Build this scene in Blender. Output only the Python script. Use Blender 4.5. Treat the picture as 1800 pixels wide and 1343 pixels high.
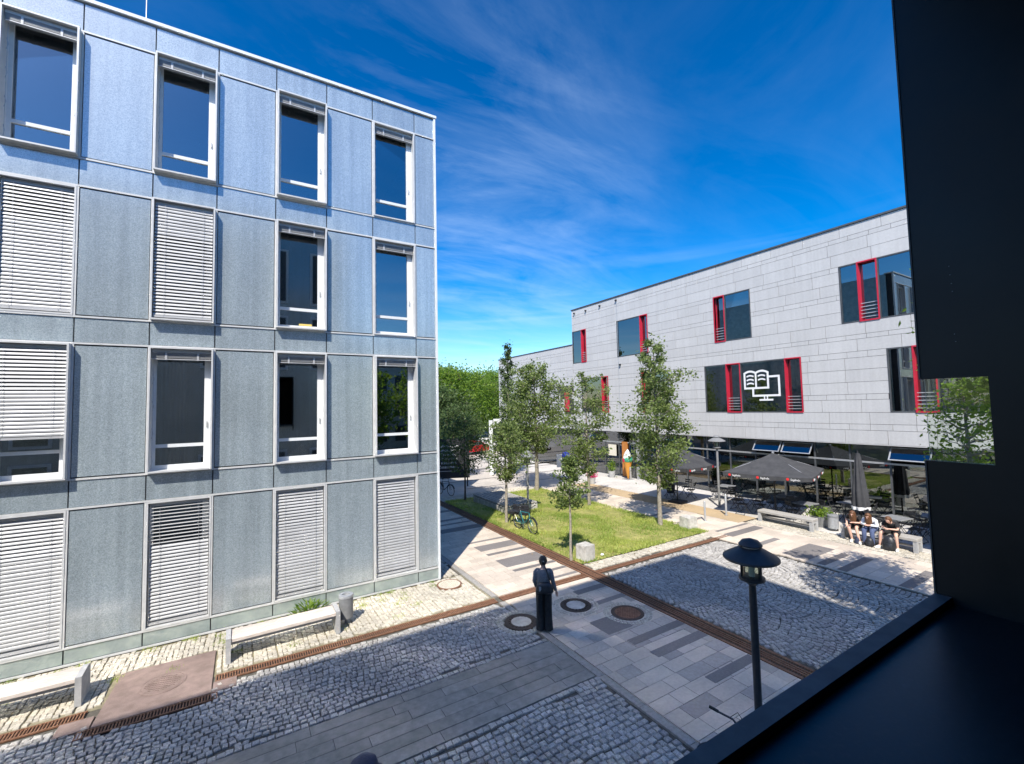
import bpy, bmesh, math, random
import numpy as np
from mathutils import Vector, Matrix, Euler

for o in list(bpy.data.objects):
    bpy.data.objects.remove(o, do_unlink=True)
S = bpy.context.scene
C = S.collection
RAD = math.radians
rnd = random.Random(7)
NP = np.random.default_rng(11)

# ------------------------------------------------------------------ camera
CAM_H = 5.13
yaw, pitch, roll = RAD(31.1056), RAD(3.1427), RAD(-1.2383)
fw = Vector((math.sin(yaw) * math.cos(pitch), math.cos(yaw) * math.cos(pitch), math.sin(pitch)))
rt = Vector((math.cos(yaw), -math.sin(yaw), 0))
up = rt.cross(fw)
rt2 = rt * math.cos(roll) + up * math.sin(roll)
up2 = -rt * math.sin(roll) + up * math.cos(roll)
cd = bpy.data.cameras.new('camera')
cam = bpy.data.objects.new('camera', cd)
C.objects.link(cam)
M = Matrix((rt2, up2, -fw)).transposed().to_4x4()
M.translation = (0, 0, CAM_H)
cam.matrix_world = M
cd.sensor_width = 36
cd.lens = 776.14 / 1800 * 36
cd.clip_start = 0.02
cd.clip_end = 3000
S.camera = cam

# ------------------------------------------------------------------ light
SUN_AZ, SUN_EL = RAD(220.3), RAD(50)          # clockwise from +Y
w = bpy.data.worlds.new('World')
S.world = w
w.use_nodes = True
nt = w.node_tree
nt.nodes.clear()
N = nt.nodes.new
L = nt.links.new
out = N('ShaderNodeOutputWorld')
bg = N('ShaderNodeBackground')
bg.inputs['Strength'].default_value = 0.105
sky = N('ShaderNodeTexSky')
sky.sky_type = 'NISHITA'
sky.sun_disc = False
sky.sun_elevation = SUN_EL
sky.sun_rotation = SUN_AZ
sky.air_density = 1.0
sky.dust_density = 0.7
sky.ozone_density = 2.2
hsv = N('ShaderNodeHueSaturation')
hsv.inputs['Saturation'].default_value = 1.38
hsv.inputs['Hue'].default_value = 0.502
hsv.inputs['Value'].default_value = 1.0
sc1 = N('ShaderNodeVectorMath'); sc1.operation = 'SCALE'; sc1.inputs['Scale'].default_value = 0.155
gam = N('ShaderNodeGamma'); gam.inputs['Gamma'].default_value = 1.3
sc2 = N('ShaderNodeVectorMath'); sc2.operation = 'SCALE'; sc2.inputs['Scale'].default_value = 10.0
L(sky.outputs[0], sc1.inputs[0]); L(sc1.outputs[0], gam.inputs[0]); L(gam.outputs[0], sc2.inputs[0])
L(sc2.outputs[0], hsv.inputs['Color'])
# thin cirrus on a high layer: direction projected on a plane
tc = N('ShaderNodeTexCoord')
sep = N('ShaderNodeSeparateXYZ')
L(tc.outputs['Generated'], sep.inputs[0])
zz = N('ShaderNodeMath'); zz.operation = 'MAXIMUM'; zz.inputs[1].default_value = 0.0
L(sep.outputs['Z'], zz.inputs[0])
za = N('ShaderNodeMath'); za.operation = 'ADD'; za.inputs[1].default_value = 0.14
L(zz.outputs[0], za.inputs[0])
dx = N('ShaderNodeMath'); dx.operation = 'DIVIDE'
dy = N('ShaderNodeMath'); dy.operation = 'DIVIDE'
L(sep.outputs['X'], dx.inputs[0]); L(za.outputs[0], dx.inputs[1])
L(sep.outputs['Y'], dy.inputs[0]); L(za.outputs[0], dy.inputs[1])
cmb = N('ShaderNodeCombineXYZ')
L(dx.outputs[0], cmb.inputs[0]); L(dy.outputs[0], cmb.inputs[1])
def cirrus(loc, rot, scl, nscale, detail, dist, lo, hi):
    mp = N('ShaderNodeMapping')
    mp.inputs['Location'].default_value = loc
    mp.inputs['Rotation'].default_value = (0, 0, RAD(rot))
    mp.inputs['Scale'].default_value = scl
    L(cmb.outputs[0], mp.inputs[0])
    nz = N('ShaderNodeTexNoise')
    nz.inputs['Scale'].default_value = nscale
    nz.inputs['Detail'].default_value = detail
    nz.inputs['Roughness'].default_value = 0.62
    nz.inputs['Distortion'].default_value = dist
    L(mp.outputs[0], nz.inputs['Vector'])
    mr = N('ShaderNodeMapRange')
    mr.inputs['From Min'].default_value = lo
    mr.inputs['From Max'].default_value = hi
    L(nz.outputs['Fac'], mr.inputs['Value'])
    return mr.outputs[0]
c1 = cirrus((0.4, 2.2, 0), 28, (0.6, 1.2, 1), 1.7, 10, 1.2, 0.42, 0.88)
c2 = cirrus((3.1, 0.7, 0), 75, (0.6, 2.0, 1), 1.3, 9, 0.7, 0.48, 0.92)
mm = N('ShaderNodeMath'); mm.operation = 'ADD'
L(c1, mm.inputs[0]); L(c2, mm.inputs[1])
dt = N('ShaderNodeVectorMath'); dt.operation = 'DOT_PRODUCT'     # one denser bank of cirrus low in the north
L(tc.outputs['Generated'], dt.inputs[0])
dt.inputs[1].default_value = (0.39, 0.82, 0.40)
mb = N('ShaderNodeMapRange'); mb.interpolation_type = 'SMOOTHSTEP'
mb.inputs['From Min'].default_value = 0.88; mb.inputs['From Max'].default_value = 0.995
mb.inputs['To Min'].default_value = 0.13; mb.inputs['To Max'].default_value = 1.0
L(dt.outputs['Value'], mb.inputs['Value'])
mk = N('ShaderNodeMath'); mk.operation = 'MULTIPLY'; mk.use_clamp = True
L(mm.outputs[0], mk.inputs[0]); L(mb.outputs[0], mk.inputs[1])
# thin level bands near the horizon
bs = N('ShaderNodeMapping'); bs.inputs['Scale'].default_value = (2.2, 2.2, 34)
L(tc.outputs['Generated'], bs.inputs[0])
bn = N('ShaderNodeTexNoise'); bn.inputs['Scale'].default_value = 1.0; bn.inputs['Detail'].default_value = 7; bn.inputs['Distortion'].default_value = 0.4
L(bs.outputs[0], bn.inputs['Vector'])
bm1 = N('ShaderNodeMapRange'); bm1.inputs['From Min'].default_value = 0.48; bm1.inputs['From Max'].default_value = 0.78
L(bn.outputs['Fac'], bm1.inputs['Value'])
bm2 = N('ShaderNodeMapRange'); bm2.inputs['From Min'].default_value = 0.36; bm2.inputs['From Max'].default_value = 0.14
L(sep.outputs['Z'], bm2.inputs['Value'])
bm3 = N('ShaderNodeMath'); bm3.operation = 'MULTIPLY'; L(bm1.outputs[0], bm3.inputs[0]); L(bm2.outputs[0], bm3.inputs[1])
bm4 = N('ShaderNodeMath'); bm4.operation = 'ADD'; bm4.use_clamp = True; L(bm3.outputs[0], bm4.inputs[0]); L(mk.outputs[0], bm4.inputs[1])
ml = N('ShaderNodeMath'); ml.operation = 'MULTIPLY'; ml.inputs[1].default_value = 0.33
L(bm4.outputs[0], ml.inputs[0])
mix = N('ShaderNodeMixRGB')
mix.inputs[2].default_value = (5.6, 7.2, 9.6, 1)
L(ml.outputs[0], mix.inputs[0]); L(hsv.outputs[0], mix.inputs[1])
L(mix.outputs[0], bg.inputs['Color'])
L(bg.outputs[0], out.inputs['Surface'])

sd = bpy.data.lights.new('sun', 'SUN')
sd.energy = 5.0
sd.angle = RAD(0.53)
sd.color = (1.0, 0.945, 0.85)
sun = bpy.data.objects.new('sun', sd)
C.objects.link(sun)
sdir = Vector((math.sin(SUN_AZ) * math.cos(SUN_EL), math.cos(SUN_AZ) * math.cos(SUN_EL), math.sin(SUN_EL)))
sun.rotation_euler = sdir.to_track_quat('Z', 'Y').to_euler()
sun.location = sdir * 60
S.view_settings.view_transform = 'Standard'
S.view_settings.look = 'None'
S.view_settings.exposure = 0.5
S.view_settings.gamma = 1
S.cycles.max_bounces = 8
S.cycles.transparent_max_bounces = 16
S.cycles.use_denoising = True
S.cycles.sample_clamp_indirect = 130
S.cycles.blur_glossy = 0.0
S.cycles.caustics_reflective = True

# ------------------------------------------------------------------ materials
def pmat(name, c1, c2=None, scale=4.0, rough=0.6, metal=0.0, bump=0.0, bscale=None, coat=0.0, coat_ior=1.5, coat_rough=0.03,
         spec=0.5, objrand=0.0, attr=None, detail=5, lo=0.35, hi=0.65, stain=0.0, stretch=None, rvar=0.0, streak=0.0):
    m = bpy.data.materials.new(name)
    m.use_nodes = True
    t = m.node_tree
    b = t.nodes['Principled BSDF']
    b.inputs['Roughness'].default_value = rough
    b.inputs['Metallic'].default_value = metal
    b.inputs['Specular IOR Level'].default_value = spec
    if coat:
        b.inputs['Coat Weight'].default_value = coat
        b.inputs['Coat IOR'].default_value = coat_ior
        b.inputs['Coat Roughness'].default_value = coat_rough
    nn, ll = t.nodes.new, t.links.new
    if c2 is None and not (objrand or attr or bump or stain):
        b.inputs['Base Color'].default_value = (*c1, 1)
        return m
    geo = nn('ShaderNodeNewGeometry')
    vec = geo.outputs['Position']
    if stretch:
        mp = nn('ShaderNodeMapping')
        mp.inputs['Scale'].default_value = stretch
        ll(vec, mp.inputs[0])
        vec = mp.outputs[0]
    col = None
    if c2 is not None:
        nz = nn('ShaderNodeTexNoise')
        nz.inputs['Scale'].default_value = scale
        nz.inputs['Detail'].default_value = detail
        nz.inputs['Roughness'].default_value = 0.6
        ll(vec, nz.inputs['Vector'])
        mr = nn('ShaderNodeMapRange')
        mr.inputs['From Min'].default_value = lo
        mr.inputs['From Max'].default_value = hi
        ll(nz.outputs['Fac'], mr.inputs['Value'])
        mx = nn('ShaderNodeMixRGB')
        mx.inputs[1].default_value = (*c1, 1)
        mx.inputs[2].default_value = (*c2, 1)
        ll(mr.outputs[0], mx.inputs[0])
        col = mx.outputs[0]
        if rvar:
            rr = nn('ShaderNodeMapRange')
            rr.inputs['To Min'].default_value = rough - rvar
            rr.inputs['To Max'].default_value = rough + rvar
            ll(nz.outputs['Fac'], rr.inputs['Value'])
            ll(rr.outputs[0], b.inputs['Roughness'])
    else:
        rg = nn('ShaderNodeRGB')
        rg.outputs[0].default_value = (*c1, 1)
        col = rg.outputs[0]
    if stain:
        n2 = nn('ShaderNodeTexNoise')
        n2.inputs['Scale'].default_value = 0.7
        n2.inputs['Detail'].default_value = 7
        n2.inputs['Roughness'].default_value = 0.7
        ll(geo.outputs['Position'], n2.inputs['Vector'])
        m2 = nn('ShaderNodeMapRange')
        m2.inputs['From Min'].default_value = 0.35
        m2.inputs['From Max'].default_value = 0.7
        m2.inputs['To Min'].default_value = 1.0 - stain
        m2.inputs['To Max'].default_value = 1.0 + stain * 0.5
        ll(n2.outputs['Fac'], m2.inputs['Value'])
        hv = nn('ShaderNodeHueSaturation')
        ll(col, hv.inputs['Color'])
        ll(m2.outputs[0], hv.inputs['Value'])
        col = hv.outputs[0]
    if streak:
        sm = nn('ShaderNodeMapping'); sm.inputs['Scale'].default_value = (7, 7, 0.22)
        ll(geo.outputs['Position'], sm.inputs[0])
        sn = nn('ShaderNodeTexNoise'); sn.inputs['Scale'].default_value = 1.0; sn.inputs['Detail'].default_value = 6
        ll(sm.outputs[0], sn.inputs['Vector'])
        sr = nn('ShaderNodeMapRange')
        sr.inputs['From Min'].default_value = 0.38; sr.inputs['From Max'].default_value = 0.6
        sr.inputs['To Min'].default_value = 1-streak; sr.inputs['To Max'].default_value = 1+streak*.4
        ll(sn.outputs['Fac'], sr.inputs['Value'])
        hs = nn('ShaderNodeHueSaturation'); ll(col, hs.inputs['Color']); ll(sr.outputs[0], hs.inputs['Value'])
        col = hs.outputs[0]
    if objrand or attr:
        am = objrand or 0.3
        src = None
        if objrand:
            oi = nn('ShaderNodeObjectInfo')
            src = oi.outputs['Random']
        if attr:
            at = nn('ShaderNodeAttribute')
            at.attribute_name = attr
            a1 = at.outputs['Fac']
            if src is not None:
                ad = nn('ShaderNodeMath'); ad.operation = 'ADD'
                ll(src, ad.inputs[0]); ll(a1, ad.inputs[1])
                fr = nn('ShaderNodeMath'); fr.operation = 'FRACT'
                ll(ad.outputs[0], fr.inputs[0])
                src = fr.outputs[0]
            else:
                src = a1
        m3 = nn('ShaderNodeMapRange')
        m3.inputs['To Min'].default_value = 1 - am
        m3.inputs['To Max'].default_value = 1 + am
        ll(src, m3.inputs['Value'])
        h2 = nn('ShaderNodeHueSaturation')
        ll(col, h2.inputs['Color'])
        ll(m3.outputs[0], h2.inputs['Value'])
        col = h2.outputs[0]
    ll(col, b.inputs['Base Color'])
    if bump:
        nb = nn('ShaderNodeTexNoise')
        nb.inputs['Scale'].default_value = bscale or scale * 3
        nb.inputs['Detail'].default_value = 4
        ll(vec, nb.inputs['Vector'])
        bp = nn('ShaderNodeBump')
        bp.inputs['Strength'].default_value = bump
        bp.inputs['Distance'].default_value = 0.02
        ll(nb.outputs['Fac'], bp.inputs['Height'])
        ll(bp.outputs[0], b.inputs['Normal'])
    return m

def glassmat(name, tint=(0.5, 0.56, 0.55), ior=1.7, rough=0.0, boost=0.05, wavy=0.0):
    m = bpy.data.materials.new(name)
    m.use_nodes = True
    t = m.node_tree
    t.nodes.clear()
    nn, ll = t.nodes.new, t.links.new
    o = nn('ShaderNodeOutputMaterial')
    tr = nn('ShaderNodeBsdfTransparent'); tr.inputs[0].default_value = (*tint, 1)
    gl = nn('ShaderNodeBsdfGlossy'); gl.inputs['Roughness'].default_value = rough
    gl.inputs['Color'].default_value = (0.95, 0.98, 1.0, 1)
    fr = nn('ShaderNodeFresnel'); fr.inputs['IOR'].default_value = ior
    ad = nn('ShaderNodeMath'); ad.operation = 'ADD'; ad.inputs[1].default_value = boost; ad.use_clamp = True
    ll(fr.outputs[0], ad.inputs[0])
    mx = nn('ShaderNodeMixShader')
    top = gl.outputs[0]
    if wavy:
        g2 = nn('ShaderNodeBsdfGlossy'); g2.inputs['Roughness'].default_value = 0.16
        g2.inputs['Color'].default_value = (1.0, 0.98, 0.95, 1)
        mw = nn('ShaderNodeMixShader'); mw.inputs[0].default_value = wavy
        ll(top, mw.inputs[1]); ll(g2.outputs[0], mw.inputs[2])
        top = mw.outputs[0]
    ll(ad.outputs[0], mx.inputs[0]); ll(tr.outputs[0], mx.inputs[1]); ll(top, mx.inputs[2])
    ll(mx.outputs[0], o.inputs['Surface'])
    return m

def leafmat(name, c1, c2, trans=0.35):
    m = bpy.data.materials.new(name)
    m.use_nodes = True
    t = m.node_tree
    t.nodes.clear()
    nn, ll = t.nodes.new, t.links.new
    o = nn('ShaderNodeOutputMaterial')
    at = nn('ShaderNodeAttribute'); at.attribute_name = 'rnd'
    mx = nn('ShaderNodeMixRGB')
    mx.inputs[1].default_value = (*c1, 1); mx.inputs[2].default_value = (*c2, 1)
    ll(at.outputs['Fac'], mx.inputs[0])
    p = nn('ShaderNodeBsdfPrincipled')
    p.inputs['Roughness'].default_value = 0.5
    p.inputs['Specular IOR Level'].default_value = 0.35
    ll(mx.outputs[0], p.inputs['Base Color'])
    tl = nn('ShaderNodeBsdfTranslucent')
    hs = nn('ShaderNodeHueSaturation'); hs.inputs['Value'].default_value = 1.5
    ll(mx.outputs[0], hs.inputs['Color']); ll(hs.outputs[0], tl.inputs['Color'])
    ms = nn('ShaderNodeMixShader'); ms.inputs[0].default_value = trans
    ll(p.outputs[0], ms.inputs[1]); ll(tl.outputs[0], ms.inputs[2])
    ll(ms.outputs[0], o.inputs['Surface'])
    return m

MT = dict(
    panel=pmat('speckled_glass_panel', (0.205, 0.255, 0.28), (0.40, 0.46, 0.49), scale=52, rough=0.5, coat=1.0, coat_ior=3.05, coat_rough=0.19, detail=2.5, lo=0.34, hi=0.68, objrand=0.09, stain=0.1, streak=0.12),
    plinth=pmat('plinth_glass', (0.20, 0.25, 0.25), (0.30, 0.36, 0.34), scale=3, rough=0.35, coat=1.0, coat_ior=2.0),
    alu=pmat('pale_aluminium', (0.54, 0.545, 0.54), (0.61, 0.615, 0.61), scale=6, rough=0.42, metal=0.1),
    whiteframe=pmat('white_frame_paint', (0.70, 0.72, 0.73), (0.64, 0.66, 0.67), scale=5, rough=0.4),
    slat=pmat('blind_slat_aluminium', (0.42, 0.425, 0.43), (0.48, 0.485, 0.49), scale=3, rough=0.45, metal=0.15, objrand=0.06),
    darkmetal=pmat('dark_metal', (0.018, 0.019, 0.022), (0.03, 0.03, 0.034), scale=9, rough=0.45),
    black=pmat('black_coating', (0.008, 0.008, 0.009), (0.016, 0.016, 0.017), scale=3, rough=0.42, spec=0.35, rvar=0.12),
    silldark=pmat('dark_sill_coating', (0.010, 0.012, 0.016), (0.045, 0.047, 0.05), scale=60, rough=0.36, rvar=0.15, spec=0.4, lo=0.5, hi=0.85, stain=0.35, detail=8),
    sillframe=pmat('grey_window_profile', (0.07, 0.075, 0.08), (0.11, 0.115, 0.12), scale=14, rough=0.6),
    room=pmat('unlit_room', (0.03, 0.03, 0.032), (0.04, 0.04, 0.042), scale=3, rough=0.9),  # near-black colour stands in for the shade inside rooms
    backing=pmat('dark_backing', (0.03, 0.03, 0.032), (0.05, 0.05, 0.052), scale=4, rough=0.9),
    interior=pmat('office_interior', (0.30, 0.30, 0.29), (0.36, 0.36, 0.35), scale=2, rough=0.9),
    glass=glassmat('window_glass', (0.42, 0.48, 0.48), 1.8, 0.0, 0.16),
    cafeglass=glassmat('cafe_glass', (0.45, 0.55, 0.52), 1.8, 0.0, 0.10),
    clad=pmat('fibre_cement_panel', (0.51, 0.505, 0.50), (0.55, 0.545, 0.54), scale=14, rough=0.75, objrand=0.04, attr='rnd', stain=0.05, detail=6, streak=0.04),
    red=pmat('red_coated_metal', (0.46, 0.016, 0.04), (0.54, 0.022, 0.05), scale=3, rough=0.45),
    winframe=pmat('dark_grey_frame', (0.06, 0.065, 0.07), (0.09, 0.095, 0.10), scale=5, rough=0.5),
    logo=pmat('white_film', (0.82, 0.82, 0.82), (0.78, 0.78, 0.78), scale=5, rough=0.6),
    cobble=pmat('granite_cobble', (0.30, 0.285, 0.265), (0.50, 0.475, 0.44), scale=38, rough=0.75, objrand=0.22, attr='rnd', bump=0.5, bscale=60, stain=0.18),
    cobblelight=pmat('pale_granite_cobble', (0.42, 0.38, 0.31), (0.63, 0.58, 0.48), scale=40, rough=0.8, objrand=0.16, attr='rnd', bump=0.4, bscale=60, stain=0.2),
    joint=pmat('joint_sand', (0.07, 0.062, 0.05), (0.14, 0.125, 0.10), scale=9, rough=0.95, bump=0.4, stain=0.3),
    jointgrass=pmat('mossy_joint_sand', (0.20, 0.18, 0.11), (0.30, 0.26, 0.17), scale=7, rough=0.95, bump=0.4, stain=0.3),
    slab=pmat('beige_concrete_slab', (0.57, 0.485, 0.395), (0.65, 0.56, 0.46), scale=16, rough=0.8, objrand=0.13, attr='rnd', bump=0.15, bscale=90, stain=0.2),
    greyslab=pmat('grey_beige_concrete_slab', (0.40, 0.35, 0.30), (0.48, 0.42, 0.365), scale=16, rough=0.8, objrand=0.13, bump=0.15, bscale=90, stain=0.2),
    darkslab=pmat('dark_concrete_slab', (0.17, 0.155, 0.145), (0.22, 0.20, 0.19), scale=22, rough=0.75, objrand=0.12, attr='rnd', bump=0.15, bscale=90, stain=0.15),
    plankslab=pmat('grey_plank_slab', (0.20, 0.195, 0.18), (0.29, 0.28, 0.255), scale=7, rough=0.72, objrand=0.12, attr='rnd', bump=0.15, bscale=80, stain=0.25),
    edging=pmat('stone_edging', (0.26, 0.245, 0.22), (0.36, 0.34, 0.31), scale=15, rough=0.8, bump=0.2, objrand=0.1),
    plaza=pmat('plaza_concrete', (0.46, 0.415, 0.37), (0.54, 0.49, 0.435), scale=5, rough=0.85, bump=0.1, bscale=60, stain=0.15),
    terrace=pmat('terrace_concrete', (0.50, 0.475, 0.44), (0.57, 0.54, 0.50), scale=6, rough=0.85, objrand=0.06, attr='rnd', stain=0.15),
    tan=pmat('tan_gravel', (0.42, 0.31, 0.18), (0.52, 0.39, 0.24), scale=30, rough=0.95, bump=0.3, bscale=90, stain=0.15),
    asphalt=pmat('asphalt', (0.05, 0.05, 0.05), (0.075, 0.073, 0.07), scale=30, rough=0.9, bump=0.3, bscale=80),
    patch=pmat('brown_asphalt_patch', (0.19, 0.135, 0.115), (0.26, 0.19, 0.165), scale=5, rough=0.8, bump=0.25, bscale=70, stain=0.15),
    soil=pmat('lawn_soil', (0.20, 0.21, 0.05), (0.36, 0.33, 0.11), scale=2.5, rough=0.95, bump=0.5, stain=0.2),
    rust=pmat('rusty_steel', (0.18, 0.085, 0.046), (0.29, 0.15, 0.09), scale=14, rough=0.75, metal=0.2, stain=0.25),
    rustdark=pmat('dark_rusty_iron', (0.055, 0.038, 0.028), (0.11, 0.075, 0.055), scale=20, rough=0.7, metal=0.3, stain=0.3),
    slot=pmat('slot_shadow', (0.01, 0.009, 0.008), rough=0.9),
    concrete=pmat('weathered_concrete', (0.40, 0.375, 0.33), (0.66, 0.64, 0.59), scale=5, rough=0.85, bump=0.25, bscale=40, stain=0.35, lo=0.3, hi=0.7),
    benchconc=pmat('bench_concrete', (0.36, 0.36, 0.36), (0.46, 0.46, 0.455), scale=9, rough=0.8, bump=0.15, stain=0.2),
    wood=pmat('bleached_wood', (0.50, 0.43, 0.37), (0.66, 0.59, 0.53), scale=3, rough=0.75, stretch=(1.5, 22, 10), bump=0.2, objrand=0.08, stain=0.1),
    greywood=pmat('grey_weathered_wood', (0.30, 0.285, 0.26), (0.44, 0.42, 0.39), scale=3, rough=0.8, stretch=(18, 1.5, 10), bump=0.2, objrand=0.12),
    greypaint=pmat('grey_paint', (0.19, 0.195, 0.20), (0.25, 0.255, 0.26), scale=8, rough=0.5, stain=0.15),
    lightgrey=pmat('galvanised_steel', (0.42, 0.43, 0.44), (0.52, 0.53, 0.54), scale=12, rough=0.45, metal=0.5),
    umbrella=pmat('black_canvas', (0.035, 0.036, 0.040), (0.055, 0.056, 0.060), scale=4, rough=0.85, bump=0.1, bscale=120),
    text=pmat('white_print', (0.8, 0.8, 0.8), rough=0.7),
    textred=pmat('red_print', (0.60, 0.02, 0.02), rough=0.7),
    bark=pmat('pale_bark', (0.22, 0.19, 0.15), (0.38, 0.34, 0.28), scale=16, rough=0.9, bump=0.5, stain=0.2),
    barkdark=pmat('dark_bark', (0.06, 0.05, 0.04), (0.12, 0.10, 0.08), scale=14, rough=0.9, bump=0.5),
    leafA=leafmat('olive_leaves', (0.06, 0.11, 0.02), (0.27, 0.33, 0.11), 0.42),
    leafB=leafmat('bright_leaves', (0.06, 0.14, 0.014), (0.25, 0.35, 0.04), 0.5),
    leafC=leafmat('poplar_leaves', (0.04, 0.08, 0.02), (0.12, 0.17, 0.055)),
    grass=leafmat('lawn_blades', (0.13, 0.24, 0.03), (0.48, 0.52, 0.14), 0.4),
    dryleaf=leafmat('dry_leaves', (0.18, 0.10, 0.035), (0.42, 0.30, 0.12), 0.2),
    petal=leafmat('pink_petals', (0.60, 0.02, 0.16), (0.75, 0.06, 0.28), 0.3),
    skin=pmat('skin', (0.60, 0.36, 0.27), (0.66, 0.41, 0.31), scale=20, rough=0.55),
    hairbrown=pmat('brown_hair', (0.09, 0.038, 0.016), (0.17, 0.075, 0.03), scale=60, rough=0.45, stretch=(1, 1, 0.15), bump=0.4),
    hairdark=pmat('dark_hair', (0.018, 0.012, 0.010), (0.05, 0.032, 0.022), scale=60, rough=0.4, stretch=(1, 1, 0.2), bump=0.4),
    greyknit=pmat('grey_knit', (0.13, 0.135, 0.15), (0.20, 0.205, 0.22), scale=40, rough=0.9, bump=0.3),
    blackcloth=pmat('black_cloth', (0.010, 0.010, 0.011), (0.022, 0.022, 0.024), scale=14, rough=0.9, bump=0.3),
    navy=pmat('navy_cloth', (0.018, 0.024, 0.05), (0.035, 0.045, 0.085), scale=14, rough=0.7, bump=0.3),
    jeans=pmat('blue_denim', (0.05, 0.07, 0.15), (0.09, 0.12, 0.22), scale=30, rough=0.9, bump=0.2),
    whitecloth=pmat('pale_blue_shirt', (0.68, 0.72, 0.78), (0.76, 0.79, 0.83), scale=12, rough=0.9, bump=0.2),
    bag=pmat('black_leather', (0.012, 0.013, 0.016), (0.03, 0.031, 0.036), scale=12, rough=0.4, bump=0.3),
    teal=pmat('teal_paint', (0.02, 0.20, 0.23), rough=0.35, coat=0.6),
    rubber=pmat('tyre_rubber', (0.015, 0.015, 0.015), rough=0.85),
    chrome=pmat('steel', (0.55, 0.55, 0.56), rough=0.3, metal=0.9),
    cone=pmat('orange_wafer', (0.62, 0.25, 0.03), (0.70, 0.32, 0.05), scale=20, rough=0.6),
    ice=pmat('white_gloss', (0.80, 0.78, 0.74), rough=0.35),
    icegreen=pmat('mint_gloss', (0.05, 0.38, 0.24), rough=0.35),
    icered=pmat('raspberry_gloss', (0.55, 0.02, 0.08), rough=0.35),
    orangewood=pmat('orange_wood', (0.42, 0.15, 0.03), (0.52, 0.21, 0.05), scale=3, rough=0.6, stretch=(8, 8, 1)),
    limegreen=pmat('pale_green_paint', (0.36, 0.58, 0.22), (0.40, 0.62, 0.25), scale=3, rough=0.7),
    blue=pmat('blue_sign', (0.03, 0.06, 0.42), rough=0.5),
    carred=pmat('red_car_paint', (0.50, 0.015, 0.02), rough=0.3, coat=1.0),
    carwhite=pmat('white_car_paint', (0.75, 0.75, 0.75), rough=0.3, coat=1.0),
    lampglass=glassmat('lamp_glass', (0.70, 0.74, 0.66), 1.5, 0.1, 0.06),
    clearglass=glassmat('clear_glass', (0.90, 0.93, 0.89), 1.25, 0.0, 0.0),
    paper=pmat('paper', (0.65, 0.60, 0.48), (0.72, 0.68, 0.58), scale=9, rough=0.9),
    straw=pmat('yellow_paper', (0.62, 0.46, 0.12), rough=0.9),
    curtain=pmat('grey_curtain', (0.20, 0.24, 0.25), (0.28, 0.32, 0.33), scale=3, rough=0.9),
    housewall=pmat('pale_render', (0.50, 0.48, 0.44), (0.58, 0.56, 0.52), scale=2, rough=0.9),
)

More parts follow.
